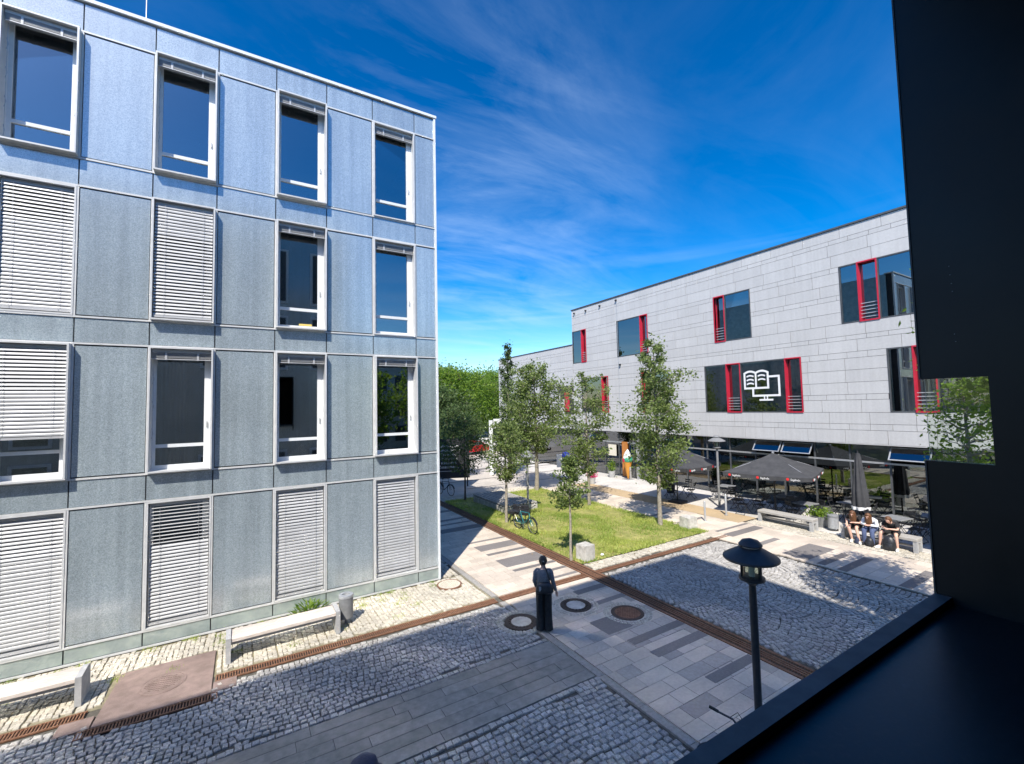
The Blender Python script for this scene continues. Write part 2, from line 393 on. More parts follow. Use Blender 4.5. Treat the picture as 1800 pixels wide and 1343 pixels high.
# ------------------------------------------------------------------ mesh helpers
class MB:
    def __init__(self):
        self.v = []; self.f = []
    def quad(self, a, b, c, d):
        n = len(self.v); self.v += [a, b, c, d]; self.f.append((n, n+1, n+2, n+3)); return self
    def poly(self, pts):
        n = len(self.v); self.v += list(pts); self.f.append(tuple(range(n, n+len(pts)))); return self
    def box(self, x0, x1, y0, y1, z0, z1):
        n = len(self.v)
        self.v += [(x0,y0,z0),(x1,y0,z0),(x1,y1,z0),(x0,y1,z0),(x0,y0,z1),(x1,y0,z1),(x1,y1,z1),(x0,y1,z1)]
        self.f += [(n,n+3,n+2,n+1),(n+4,n+5,n+6,n+7),(n,n+1,n+5,n+4),(n+1,n+2,n+6,n+5),(n+2,n+3,n+7,n+6),(n+3,n,n+4,n+7)]
        return self
    def cbox(self, x0, x1, y0, y1, z0, z1, b=0.01):
        # box with chamfered top and vertical edges
        def ring(x0, x1, y0, y1, z, b):
            return [(x0+b,y0,z),(x1-b,y0,z),(x1,y0+b,z),(x1,y1-b,z),(x1-b,y1,z),(x0+b,y1,z),(x0,y1-b,z),(x0,y0+b,z)]
        r = [ring(x0,x1,y0,y1,z0,b), ring(x0,x1,y0,y1,z1-b,b), ring(x0+b,x1-b,y0+b,y1-b,z1,b*0.6)]
        return self.rings(r)
    def prism(self, pts, axis, a, b):
        # pts: 2D polygon, extruded from a to b along axis (0 x, 1 y, 2 z)
        def mk(p, t):
            return (t,p[0],p[1]) if axis == 0 else ((p[0],t,p[1]) if axis == 1 else (p[0],p[1],t))
        n = len(self.v); k = len(pts)
        self.v += [mk(p,a) for p in pts] + [mk(p,b) for p in pts]
        self.f += [tuple(range(n,n+k)), tuple(range(n+2*k-1,n+k-1,-1))]
        for i in range(k):
            j = (i+1) % k
            self.f.append((n+i,n+k+i,n+k+j,n+j))
        return self
    def rings(self, rs, cap=True, close=True):
        n = len(self.v); k = len(rs[0])
        for r in rs: self.v += [tuple(p) for p in r]
        for i in range(len(rs)-1):
            for j in range(k if close else k-1):
                a = n+i*k+j; b = n+i*k+(j+1)%k
                self.f.append((a,b,b+k,a+k))
        if cap:
            self.f.append(tuple(range(n+k-1,n-1,-1)))
            m = n+(len(rs)-1)*k
            self.f.append(tuple(range(m,m+k)))
        return self
    def tube(self, pts, rad, k=8, cap=True):
        pts = [Vector(p) for p in pts]
        if not hasattr(rad, '__len__'): rad = [rad]*len(pts)
        rs = []
        prev = None
        for i, p in enumerate(pts):
            d = (pts[min(i+1,len(pts)-1)] - pts[max(i-1,0)])
            if d.length < 1e-9: d = Vector((0,0,1))
            d.normalize()
            if prev is None:
                a = d.orthogonal().normalized()
            else:
                a = prev - d*prev.dot(d)
                a = a.normalized() if a.length > 1e-6 else d.orthogonal().normalized()
            prev = a
            b = d.cross(a)
            rs.append([p + (a*math.cos(2*math.pi*j/k) + b*math.sin(2*math.pi*j/k))*rad[i] for j in range(k)])
        return self.rings(rs, cap)
    def lathe(self, prof, k=20, c=(0,0), cap=True):
        return self.rings([[(c[0]+r*math.cos(2*math.pi*j/k), c[1]+r*math.sin(2*math.pi*j/k), z) for j in range(k)] for r, z in prof], cap)
    def loft(self, secs, k=14, wave=0.0, wn=5):
        # secs: (cx, cy, z, rx, ry)
        rs = []
        for i, (cx, cy, z, rx, ry) in enumerate(secs):
            ring = []
            for j in range(k):
                t = 2*math.pi*j/k
                q = 1 + wave*math.sin(wn*t + 0.6*i)
                ring.append((cx+rx*q*math.cos(t), cy+ry*q*math.sin(t), z))
            rs.append(ring)
        return self.rings(rs)
    def torus(self, c, R, r, axis=1, k=28, m=6):
        n = len(self.v)
        for i in range(k):
            t = 2*math.pi*i/k
            for j in range(m):
                s = 2*math.pi*j/m
                a = (R+r*math.cos(s))*math.cos(t); b = (R+r*math.cos(s))*math.sin(t); h = r*math.sin(s)
                if axis == 1: p = (c[0]+a, c[1]+h, c[2]+b)
                elif axis == 2: p = (c[0]+a, c[1]+b, c[2]+h)
                else: p = (c[0]+h, c[1]+a, c[2]+b)
                self.v.append(p)
        for i in range(k):
            for j in range(m):
                a = n+i*m+j; b = n+i*m+(j+1)%m; c2 = n+((i+1)%k)*m+(j+1)%m; d = n+((i+1)%k)*m+j
                self.f.append((a,b,c2,d))
        return self
    def ball(self, c, rx, ry=None, rz=None, k=12, m=8):
        ry = ry or rx; rz = rz or rx
        rs = []
        for i in range(m+1):
            ph = -math.pi/2 + math.pi*i/m
            q = max(math.cos(ph), 0.03)
            rs.append([(c[0]+rx*q*math.cos(2*math.pi*j/k), c[1]+ry*q*math.sin(2*math.pi*j/k), c[2]+rz*math.sin(ph)) for j in range(k)])
        return self.rings(rs)
    def xf(self, mat, start=0):
        for i in range(start, len(self.v)):
            self.v[i] = tuple(mat @ Vector(self.v[i]))
        return self
    def mesh(self, name, mat, smooth=False):
        me = bpy.data.meshes.new(name)
        me.from_pydata([tuple(p) for p in self.v], [], self.f)
        if mat is not None: me.materials.append(mat)
        if smooth:
            me.polygons.foreach_set('use_smooth', [True]*len(me.polygons))
        me.update()
        return me
    def build(self, name, mat, parent=None, smooth=False, loc=None, angle=None):
        me = self.mesh(name, mat, smooth)
        if smooth:
            try: me.set_sharp_from_angle(angle=RAD(angle or 40))
            except Exception: pass
        return link(name, me, parent, loc)

def link(name, me, parent=None, loc=None, rot=None, scale=None):
    o = bpy.data.objects.new(name, me)
    C.objects.link(o)
    if parent is not None: o.parent = parent
    if loc is not None: o.location = loc
    if rot is not None: o.rotation_euler = rot
    if scale is not None: o.scale = scale
    return o

def tag(o, label, cat, group=None):
    o['label'] = label; o['category'] = cat
    if group: o['group'] = group
    return o
def thing(name, label, cat, loc=(0,0,0), rz=0.0, group=None):
    o = bpy.data.objects.new(name, None)
    C.objects.link(o)
    o.empty_display_size = 0.2
    o.location = loc; o.rotation_euler = (0,0,rz)
    return tag(o, label, cat, group)
def struct(o):
    o['kind'] = 'structure'; return o
def copy_tree(o, parent=None):
    c = o.copy(); C.objects.link(c)
    if parent is not None: c.parent = parent
    for ch in list(o.children): copy_tree(ch, c)
    return c
def text_mesh(s, size, mat, name='lettering', align='CENTER'):
    cu = bpy.data.curves.new(name, 'FONT')
    cu.body = s; cu.size = size; cu.align_x = align; cu.extrude = 0.002
    cu.resolution_u = 2
    to = bpy.data.objects.new(name, cu)
    C.objects.link(to)
    dg = bpy.context.evaluated_depsgraph_get()
    me = bpy.data.meshes.new_from_object(to.evaluated_get(dg))
    bpy.data.objects.remove(to, do_unlink=True)
    me.materials.clear(); me.materials.append(mat)
    return me
UNIT = {}
def unitbox(mat, parent, name, x0, x1, y0, y1, z0, z1):
    """box piece sharing one cube mesh per material"""
    if mat.name not in UNIT:
        UNIT[mat.name] = MB().box(-.5,.5,-.5,.5,-.5,.5).mesh('unit_box_'+mat.name, mat)
    return link(name, UNIT[mat.name], parent, ((x0+x1)/2,(y0+y1)/2,(z0+z1)/2), None, (x1-x0,y1-y0,z1-z0))

# ------------------------------------------------------------------ ground
def sheet(name, x0, x1, y0, y1, z, mat, holes=None):
    o = MB().quad((x0,y0,z),(x1,y0,z),(x1,y1,z),(x0,y1,z)).build(name, mat)
    return struct(o)
sheet('ground', -400, 500, -300, 700, -0.075, MT['asphalt'])
joint_sheet = sheet('paving_bed', -14, 15.25, -2, 22.9, -0.035, MT['joint'])
bed2 = sheet('mossy_paving_bed', -14, 5.8, 10.72, 12.82, -0.0305, MT['jointgrass'])
sheet('plaza', -14, 60, 22.85, 62, -0.02, MT['plaza'])
sheet('terrace', 19.32, 23.3, -8, 40, -0.012, MT['terrace'])
sheet('tan_path', 17.95, 19.3, 11.4, 22.8, -0.008, MT['tan'])
sheet('path_bed', 15.25, 19.32, -8, 22.86, -0.03, MT['joint'])

# ---- cobbles
def stones_np(cx, cy, sx, sy, rot, z, hgt=0.05, bev=0.012):
    n = len(cx)
    base = np.array([[-1,-1],[1,-1],[1,1],[-1,1]], float)*0.5
    V = np.zeros((n,12,3)); 
    for lvl in range(3):
        ins = 0 if lvl < 2 else bev
        for k in range(4):
            jx = NP.normal(0, 0.045, n)*sx; jy = NP.normal(0, 0.045, n)*sy
            lx = base[k,0]*(sx-2*ins); ly = base[k,1]*(sy-2*ins)
            if lvl == 0:
                JX, JY = (jx, jy) if k == 0 else (jx, jy)
                V[:,k,0] = lx+jx; V[:,k,1] = ly+jy
            else:
                src = V[:,k]
                f = 1 if lvl == 1 else (1-2*bev/np.minimum(sx,sy))
                V[:,lvl*4+k,0] = src[:,0]*f; V[:,lvl*4+k,1] = src[:,1]*f
            V[:,lvl*4+k,2] = (-hgt, -bev*0.8, 0)[lvl] + (NP.normal(0,0.0025,n) if lvl == 2 else 0)
    c, s = np.cos(rot)[:,None], np.sin(rot)[:,None]
    X = V[:,:,0]*c - V[:,:,1]*s + cx[:,None]
    Y = V[:,:,0]*s + V[:,:,1]*c + cy[:,None]
    Z = V[:,:,2] + z[:,None]
    P = np.stack([X,Y,Z],-1).reshape(-1,3)
    fs = []
    for lvl in range(2):
        for k in range(4):
            j = (k+1)%4
            fs.append((lvl*4+k, lvl*4+j, lvl*4+4+j, lvl*4+4+k))
    fs.append((8,9,10,11))
    F = (np.arange(n)[:,None,None]*12 + np.array(fs)[None]).reshape(-1,4)
    R = np.repeat(NP.random(n), 12)
    return P, F, R
def np_mesh(name, P, F, mat, R=None):
    me = bpy.data.meshes.new(name)
    me.vertices.add(len(P)); me.vertices.foreach_set('co', np.asarray(P, np.float32).ravel())
    k = F.shape[1]
    me.loops.add(F.size); me.loops.foreach_set('vertex_index', np.asarray(F, np.int32).ravel())
    me.polygons.add(len(F)); me.polygons.foreach_set('loop_start', np.arange(0, F.size, k, dtype=np.int32))
    me.update(calc_edges=True)
    me.polygons.foreach_set('use_smooth', np.zeros(len(F), bool))
    if R is not None:
        a = me.attributes.new('rnd', 'FLOAT', 'POINT'); a.data.foreach_set('value', np.asarray(R, np.float32))
    me.materials.append(mat)
    me.validate()
    return me
def grid_stones(x0, x1, y0, y1, pitch, arch=0.0, aw=1.4, fill=0.86, along='x', skip=None):
    """rows of stones, gently arched and irregular"""
    pts = []
    rows = int((y1-y0)/pitch) if along == 'x' else int((x1-x0)/pitch)
    for r in range(rows+ (int(arch/pitch)+1)*2):
        a = -(int(arch/pitch)+1) + r
        p = (x0 if along == 'x' else y0) + rnd.random()*pitch
        end = x1 if along == 'x' else y1
        ph = rnd.random()*6
        while p < end-pitch*0.3:
            wd = pitch*rnd.uniform(0.85,1.2)
            t = (p+wd/2)
            off = arch*(4*((t/aw)%1-0.5)**2)
            slope = arch*8*(((t/aw)%1)-0.5)/aw
            q = (y0 if along == 'x' else x0) + (a+0.5)*pitch + off + 0.018*math.sin(t*1.9+ph*0.3)+rnd.gauss(0,0.006)
            x, y = (t, q) if along == 'x' else (q, t)
            if x0+0.03 < x < x1-0.03 and y0+0.04 < y < y1-0.04 and not (skip and skip(x, y)):
                rot = math.atan(slope) if along == 'x' else -math.atan(slope)
                sx, sy = (wd*fill, pitch*fill) if along == 'x' else (pitch*fill, wd*fill)
                pts.append((x, y, sx*rnd.uniform(.93,1.04), sy*rnd.uniform(.93,1.04), rot+rnd.gauss(0,0.05), rnd.gauss(0,0.004)))
            p += wd
    return np.array(pts)
def lay(name, pts, mat, parent, bev=0.012):
    P, F, R = stones_np(pts[:,0], pts[:,1], pts[:,2], pts[:,3], pts[:,4], pts[:,5], bev=bev)
    me = np_mesh(name, P, F, mat, R)
    o = link(name, me, parent)
    o['kind'] = 'stuff'
    return o
cob = bpy.data.objects.new('cobble_paving', None); C.objects.link(cob); struct(cob)
MHS = [(5.67,9.21,.40),(7.30,9.17,.40),(8.09,8.15,.40),(5.12,12.26,.36)]
def mh_skip(x, y):
    for a, b, r in MHS:
        if (x-a)**2+(y-b)**2 < (r+.03)**2: return True
    return -2.2 < x < -0.45 and 9.85 < y < 11.85
def border_row(x0, x1, y, pitch):
    r = []; x = x0
    while x < x1-pitch*.6:
        wd = pitch*rnd.uniform(.9,1.15)
        r.append((x+wd/2, y+rnd.gauss(0,.004), wd*.9, pitch*.9, rnd.gauss(0,.03), rnd.gauss(0,.003))); x += wd
    return np.array([q for q in r if not mh_skip(q[0], q[1])])
ptsA = np.concatenate([grid_stones(-1.0, 5.72, 3.2, 6.54, 0.116, arch=0.06, aw=2.2), border_row(-1, 5.72, 6.585, .12)])
# the 300 nearest in view are stones of their own
cosy, siny = math.cos(yaw), math.sin(yaw)
dep = ptsA[:,0]*siny + ptsA[:,1]*cosy
lat = ptsA[:,0]*cosy - ptsA[:,1]*siny
sy_ = 671.5 + 776*(CAM_H/dep) + 45
sx_ = 900 + 776*lat/dep
vis = (sx_ > 0) & (sx_ < 1250) & (sy_ < 1375)
order = np.argsort(np.where(vis, dep, 1e9))[:300]
sel = np.zeros(len(ptsA), bool); sel[order] = True; sel &= vis
cvar = []
for i in range(10):
    P, F, R = stones_np(np.zeros(1), np.zeros(1), np.full(1,.10), np.full(1,.10), np.zeros(1), np.zeros(1))
    cvar.append(np_mesh('cobble_stone', P, F, MT['cobble']))
for q in ptsA[sel]:
    link('cobble', rnd.choice(cvar), cob, (q[0], q[1], q[5]), (0,0,q[4]), (q[2]/.10, q[3]/.10, 1))
lay('cobbles', ptsA[~sel], MT['cobble'], cob)
lay('cobbles', np.concatenate([grid_stones(-9, 5.72, 8.31, 10.42, 0.108, arch=0.10, aw=1.9, skip=mh_skip), border_row(-9, 5.72, 8.245, .115)]), MT['cobble'], cob)
lay('cobbles', grid_stones(-9, 5.72, 10.76, 12.76, 0.09, arch=0.0, along='y', fill=.88, skip=mh_skip), MT['cobblelight'], cob, bev=.008)
lay('cobbles', grid_stones(5.08, 5.72, 12.8, 22.7, 0.11, arch=0.0, along='y', fill=.88, skip=mh_skip), MT['cobblelight'], cob, bev=.008)
lay('cobbles', grid_stones(9.34, 15.15, 1.0, 10.42, 0.112, arch=0.26, aw=1.55), MT['cobble'], cob)
lay('cobbles', grid_stones(9.34, 15.6, 10.78, 11.36, 0.105), MT['cobblelight'], cob, bev=.008)
lay('cobbles', grid_stones(18.25, 19.28, -2, 11.35, 0.115, along='y'), MT['cobblelight'], cob, bev=.008)
lay('cobbles', grid_stones(9.34, 15.2, 22.9, 24.2, 0.14), MT['cobblelight'], cob)
# ring of small setts round the manholes
ringp = []
for a, b, r in MHS[:3]:
    for rr in (r+.075, r+.155):
        k = int(2*math.pi*rr/.085)
        for i in range(k):
            t = 2*math.pi*i/k
            ringp.append((a+rr*math.cos(t), b+rr*math.sin(t), .066, .066, t, 0.012))
lay('setts', np.array(ringp), MT['cobblelight'], cob, bev=.008)

# ---- slabs
pav = bpy.data.objects.new('slab_paving', None); C.objects.link(pav); struct(pav)
def in_mh(x0, x1, y0, y1, pad=.0):
    for a, b, r in MHS:
        px = min(max(a, x0), x1); py = min(max(b, y0), y1)
        if (px-a)**2+(py-b)**2 < (r*.9)**2 and x0 > a-r-.1 and x1 < a+r+.1: return True
    return False
def rows_of_slabs(x0, x1, y0, y1, depth, lmin, lmax, gap=.008):
    res = []
    y = y0
    while y < y1-.02:
        d = min(depth, y1-y)
        x = x0 - rnd.random()*lmax*.7
        while x < x1:
            l = rnd.choice((lmin,(lmin+lmax)/2,lmax))
            a, b = max(x, x0), min(x+l, x1)
            if b-a > .05: res.append((a+gap/2, b-gap/2, y+gap/2, y+d-gap/2))
            x += l
        y += d
    return res
def put_slab(mat, r, z=0.0, th=.05):
    return unitbox(mat, pav, 'slab', r[0], r[1], r[2], r[3], z-th, z)
def slabs_joined(name, rs, mat, z=0.0):
    P = []; F = []; R = []
    for (a,b,c,d) in rs:
        n = len(P); q = rnd.random(); zz = z+rnd.gauss(0,.0012); e=.004
        P += [(a,c,zz-.04),(b,c,zz-.04),(b,d,zz-.04),(a,d,zz-.04),(a,c,zz-e),(b,c,zz-e),(b,d,zz-e),(a,d,zz-e),(a+e,c+e,zz),(b-e,c+e,zz),(b-e,d-e,zz),(a+e,d-e,zz)]
        R += [q]*12
        for l in (0,4):
            for k in range(4):
                j=(k+1)%4; F.append((n+l+k,n+l+j,n+l+4+j,n+l+4+k))
        F.append((n+8,n+9,n+10,n+11))
    o = link(name, np_mesh(name, P, np.array(F), mat, R), pav)
    o['kind'] = 'stuff'; return o
near = rows_of_slabs(5.92, 8.80, 2.6, 10.42, .33, .42, .74)
mid = rows_of_slabs(5.92, 8.80, 10.76, 14.96, .30, .45, .62)
far = rows_of_slabs(5.92, 8.80, 14.96, 24.0, .30, .45, .62)
for r in near + mid:
    put_slab(MT['slab'] if (r[2] > 10.5 or rnd.random() < .8) else MT['greyslab'], r, rnd.gauss(0,.0016))
slabs_joined('slabs', far, MT['slab'])
slabs_joined('slabs', rows_of_slabs(15.28, 18.2, -4, 11.4, .4, .6, .9), MT['slab'])
slabs_joined('slabs', rows_of_slabs(15.65, 17.92, 11.4, 22.8, .4, .6, .9), MT['slab'])
slabs_joined('slabs', rows_of_slabs(19.34, 22.95, -6, 28, 1.0, 1.0, 1.0), MT['terrace'])
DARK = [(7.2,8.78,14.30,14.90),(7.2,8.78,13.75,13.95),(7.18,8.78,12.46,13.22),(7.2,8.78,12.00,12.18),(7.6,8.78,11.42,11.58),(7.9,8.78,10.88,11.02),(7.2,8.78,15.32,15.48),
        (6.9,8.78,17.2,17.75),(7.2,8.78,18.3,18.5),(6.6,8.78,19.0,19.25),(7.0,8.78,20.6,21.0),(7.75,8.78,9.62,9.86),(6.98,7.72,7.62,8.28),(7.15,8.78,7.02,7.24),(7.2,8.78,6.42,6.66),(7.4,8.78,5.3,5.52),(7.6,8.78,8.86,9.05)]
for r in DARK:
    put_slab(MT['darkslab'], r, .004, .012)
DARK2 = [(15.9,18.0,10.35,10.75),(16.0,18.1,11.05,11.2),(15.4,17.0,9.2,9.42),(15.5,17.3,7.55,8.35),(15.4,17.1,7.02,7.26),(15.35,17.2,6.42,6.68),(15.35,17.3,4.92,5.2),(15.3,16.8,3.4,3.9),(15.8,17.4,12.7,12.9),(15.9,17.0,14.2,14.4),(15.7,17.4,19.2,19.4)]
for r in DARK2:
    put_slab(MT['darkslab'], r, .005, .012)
for r in rows_of_slabs(-8, 5.72, 6.66, 8.16, .25, .9, 1.5, .007):
    put_slab(MT['plankslab'], r, rnd.gauss(0,.0015))
# stripes in the far plaza
for i, (a,b,c,d) in enumerate([(12,24,25.6,25.75),(10,26,28.4,28.6),(14,30,31.5,31.7),(14,30,32.6,33.4),(12,34,36.5,36.8),(12,34,39.5,40.3)]):
    put_slab(MT['darkslab'], (a,b,c,d), -.012, .006)
# edging stones along the slab band
y = 2.6
while y < 22.6:
    if not (10.35 < y+.5 and y < 10.8):
        unitbox(MT['edging'], pav, 'edging_stone', 5.745, 5.895, y, min(y+.99, 10.40 if y < 10.4 else 99), -.05, .002)
        y += 1.0
    else:
        y = 10.81

# ---- drains
def drain(label, x0, x1, y0, y1, along, pitch, rails):
    t = thing('drain_channel', label, 'drain', ((x0+x1)/2,(y0+y1)/2,0))
    cx, cy = (x0+x1)/2, (y0+y1)/2
    MB().box(x0-cx,x1-cx,y0-cy,y1-cy,-.034,-.022).build('channel_bed', MT['slot'], t)
    if along == 'x':
        for a, b in rails: MB().box(x0-cx,x1-cx,a-cy,b-cy,-.03,.003).build('rail', MT['rust'], t)
        m = MB(); x = x0
        while x < x1:
            m.box(x-cx,x+pitch*.42-cx,rails[0][1]-cy,rails[-1][0]-cy,-.02,.001); x += pitch
        o = m.build('grate_bars', MT['rust'], t)
    else:
        for a, b in rails: MB().box(a-cx,b-cx,y0-cy,y1-cy,-.03,.003).build('rail', MT['rust'], t)
        m = MB(); y = y0
        while y < y1:
            m.box(rails[0][1]-cx,rails[-1][0]-cx,y-cy,y+pitch*.35-cy,-.02,-.006); y += pitch
        o = m.build('grate_bars', MT['rustdark'], t)
    o['kind'] = 'stuff'
    return t
drain('rusty slotted drain beside the left bench, ending at the brown asphalt patch', -0.45, 5.74, 10.47, 10.71, 'x', .045, [(10.47,10.495),(10.685,10.71)])
drain('rusty slotted drain in front of the leftmost bench', -9, -2.3, 10.47, 10.71, 'x', .045, [(10.47,10.495),(10.685,10.71)])
drain('slotted drain along the near edge of the brown asphalt patch', -2.3, -0.4, 9.86, 10.08, 'x', .045, [(9.86,9.885),(10.055,10.08)])
drain('rusty drain strip behind the standing woman', 5.9, 8.8, 10.47, 10.71, 'x', .03, [(10.47,10.52),(10.66,10.71)])
drain('rusty drain strip along the near edge of the lawn', 9.32, 16.1, 10.50, 10.68, 'x', .03, [(10.50,10.55),(10.63,10.68)])
drain('long rusty double slot drain running from the lawn to the window', 8.83, 9.30, 1.5, 24.2, 'y', .05, [(8.83,8.90),(8.97,9.01),(9.05,9.08),(9.12,9.16),(9.23,9.30)])

# ---- asphalt patch and manholes
pt = MB().prism([(-2.14,10.10),(-0.5,10.10),(-0.5,11.80),(-2.05,11.80)], 2, -.03, .004).build('asphalt_patch', MT['patch']); struct(pt)
for a, b in ((-2.6,-2.16),(-.48,-.1)):
    struct(MB().prism([(a,10.10),(b,10.10),(b,10.46),(a,10.46)], 2, -.03, .003).build('asphalt_patch', MT['patch']))
def manhole(x, y, r, label, kind, z=.004):
    t = thing('manhole_cover', label, 'manhole cover', (x,y,0))
    rw = .80 if kind in ('concrete','rust') else .90
    MB().lathe([(r,-.03),(r,z+.004),(r-.012,z+.008),(r*rw,z+.008),(r*(rw-.01),z+.002)], 40, cap=True).build('rim', MT['patch'] if kind == 'patch' else MT['rust'] if kind == 'pale' else MT['rustdark'], t)
    if kind == 'concrete':
        MB().lathe([(r*.60,0),(r*.60,z+.009),(r*.56,z+.014)], 32).build('concrete_infill', MT['concrete'], t)
        m = MB()
        for i in range(20):
            a = 2*math.pi*i/20
            s = len(m.v); m.box(r*.63,r*.76,-.018,.018,z,z+.014); m.xf(Matrix.Rotation(a,4,'Z'), s)
        m.build('iron_studs', MT['rustdark'], t)['kind'] = 'stuff'
    else:
        mm_ = MT['rust'] if kind == 'rust' else MT['patch'] if kind == 'patch' else MT['cobblelight']
        MB().lathe([(r*(rw-.025),0),(r*(rw-.025),z+.005),(r*(rw-.04),z+.007)], 36).build('lid', mm_, t)
        m = MB()
        n = 7
        for i in range(-n, n+1):
            for j in range(-n, n+1):
                px, py = i*r*.1, j*r*.1
                if px*px+py*py < (r*.72)**2 and (i+j) % 2 == 0:
                    m.box(px-.016,px+.016,py-.008,py+.008,z+.009,z+.017)
        m.build('raised_pattern', mm_, t)['kind'] = 'stuff'
    return t
manhole(5.67,9.21,.40,'round manhole cover with concrete centre left of the standing woman','concrete')
manhole(7.30,9.17,.40,'round manhole cover with concrete centre right of the standing woman','concrete')
manhole(8.09,8.15,.40,'rusty brown round manhole cover beside the long double drain','rust')
manhole(5.12,12.26,.36,'pale manhole cover with rusty ring at the corner of the blue grey building','pale')
manhole(-1.30,10.95,.37,'round manhole cover in the middle of the brown asphalt patch','patch',.008)

# ---- lawn
LX0, LX1, LY0, LY1 = 9.36, 15.56, 11.38, 22.85
lm = bmesh.new()
gx, gy = 40, 70
vs = [[lm.verts.new((LX0+(LX1-LX0)*i/gx, LY0+(LY1-LY0)*j/gy, (0.03+.03*math.sin(i*.5)*math.cos(j*.4)+rnd.random()*.015) if 0<i<gx and 0<j<gy else -.01)) for j in range(gy+1)] for i in range(gx+1)]
for i in range(gx):
    for j in range(gy): lm.faces.new((vs[i][j],vs[i+1][j],vs[i+1][j+1],vs[i][j+1]))
me = bpy.data.meshes.new('lawn'); lm.to_mesh(me); lm.free(); me.materials.append(MT['soil'])
struct(link('lawn', me))
def blades(name, n, area, hmin, hmax, mat, label, zf=lambda x,y:0.02, wd=.012, cat='grass', worn=False):
    x = area(n)
    if worn:
        f_ = np.sin(x[:,0]*1.7+1.2*np.sin(x[:,1]*1.1))+np.sin(x[:,1]*1.45+.8*np.sin(x[:,0]*2.3))+.5*np.sin(x[:,0]*4.1+x[:,1]*3.3)
        x = x[(f_ > -.55) | (NP.random(n) < .22)]; n = len(x)
    h = NP.uniform(hmin,hmax,n)*(0.5+0.9*NP.random(n)**2); t = NP.uniform(0,2*np.pi,n); wv = wd*NP.uniform(.7,1.5,n)
    lean = NP.normal(0,.45,(n,2))*h[:,None]
    z0 = zf(x[:,0],x[:,1])
    P = np.zeros((n,3,3))
    P[:,0] = np.stack([x[:,0]-wv*np.cos(t), x[:,1]-wv*np.sin(t), z0+np.zeros(n)],-1)
    P[:,1] = np.stack([x[:,0]+wv*np.cos(t), x[:,1]+wv*np.sin(t), z0+np.zeros(n)],-1)
    P[:,2] = np.stack([x[:,0]+lean[:,0], x[:,1]+lean[:,1], z0+h],-1)
    F = np.arange(n*3).reshape(n,3)
    # dry and lush patches
    keepm = None
    pa = 0.5+0.28*np.sin(x[:,0]*1.3+np.sin(x[:,1]*.9)*1.5)+.25*np.sin(x[:,1]*2.1+x[:,0]*.7)
    R = np.repeat(np.clip(pa*.6+NP.random(n)*.5,0,1),3)
    o = link(name, np_mesh(name, P.reshape(-1,3), F, mat, R))
    o['kind'] = 'stuff'; o['label'] = label; o['category'] = cat
    return o
def lawn_area(n):
    return np.stack([NP.uniform(LX0-.05,LX1+.12,n)+NP.normal(0,.05,n)*(NP.random(n)<.3), LY0-.1+(LY1-LY0+.12)*NP.random(n)**1.15+NP.normal(0,.05,n)*(NP.random(n)<.3)],-1)
blades('lawn_grass', 95000, lawn_area, .05, .11, MT['grass'], 'sunlit patchy lawn between the drain strips', worn=True)
nl = 420
lp = np.stack([NP.uniform(8.4,16.2,nl), NP.uniform(10.9,22,nl), NP.uniform(.03,.07,nl)],-1)
la_ = NP.uniform(0,6.28,nl); ls_ = NP.uniform(.018,.04,nl)
ca, sa = np.cos(la_)*ls_, np.sin(la_)*ls_
lz = NP.normal(0,.012,(nl,4))
inl = (lp[:,0] > 9.4) & (lp[:,0] < 15.5) & (lp[:,1] > 11.4)
lp[:,2] = np.where(inl, lp[:,2]+.03, .012)
LP = np.stack([lp+np.stack([ca,sa,abs(lz[:,0])],-1), lp+np.stack([-sa*.6,ca*.6,abs(lz[:,1])],-1), lp+np.stack([-ca,-sa,abs(lz[:,2])],-1), lp+np.stack([sa*.6,-ca*.6,abs(lz[:,3])],-1)],1)
fl = link('fallen_leaves', np_mesh('fallen_leaves', LP.reshape(-1,3), np.arange(nl*4).reshape(nl,4), MT['dryleaf'], np.repeat(NP.random(nl),4)))
fl['kind'] = 'stuff'; fl['label'] = 'scattered dry leaves on the lawn and the paving beside it'; fl['category'] = 'leaves'
def weeds_area(n):
    k = 46; c = np.stack([NP.uniform(-4,5.3,k), 12.72-NP.random(k)**2.2*1.9],-1)
    s = NP.integers(0,k,n)
    return c[s]+NP.normal(0,.07,(n,2))
blades('weeds', 3500, weeds_area, .02, .07, MT['grass'], 'thin weeds growing in the cobble joints along the building', lambda x,y: 0*x-.01, .006)

# ------------------------------------------------------------------ left building
FY = 12.80; BX1 = 5.03; BZ = 14.35
LV = [(0.373,3.17),(3.805,6.658),(7.265,10.10),(10.75,13.60)]
COLS = [(-4.40,-3.16),(-1.90,-0.66),(0.62,1.86),(3.11,4.38)]
EDGES = [-9.4,-8.15,-6.9,-5.65,-4.40,-3.16,-1.90,-0.66,0.62,1.86,3.11,4.38,BX1]
lb = thing('office_building', 'blue grey office building with tall white windows and slatted blinds', 'building', (0,FY,0))
def LBox(name, mat, x0, x1, y0, y1, z0, z1): return unitbox(mat, lb, name, x0, x1, y0, y1, z0, z1)
GAP = .012
def panel(x0, x1, z0, z1, mat='panel', pd=0.0):
    LBox('facade_panel', MT[mat], x0+GAP, x1-GAP, -pd, .05, z0+GAP, z1-GAP)
rowsZ = [(0.04,.345)] ; strips = [(3.20,3.775),(6.69,7.235),(10.13,10.72),(13.63,14.27)]
for i in range(len(EDGES)-1):
    a, b = EDGES[i], EDGES[i+1]
    if b < -6: continue
    panel(a, b, .04, .345, 'plinth')
    for z0, z1 in strips: panel(a, b, z0, z1)
    iswin = any(abs(a-c[0]) < .02 for c in COLS)
    if not iswin:
        for z0, z1 in LV: panel(a+.02, b-.02, z0+.02, z1-.02)
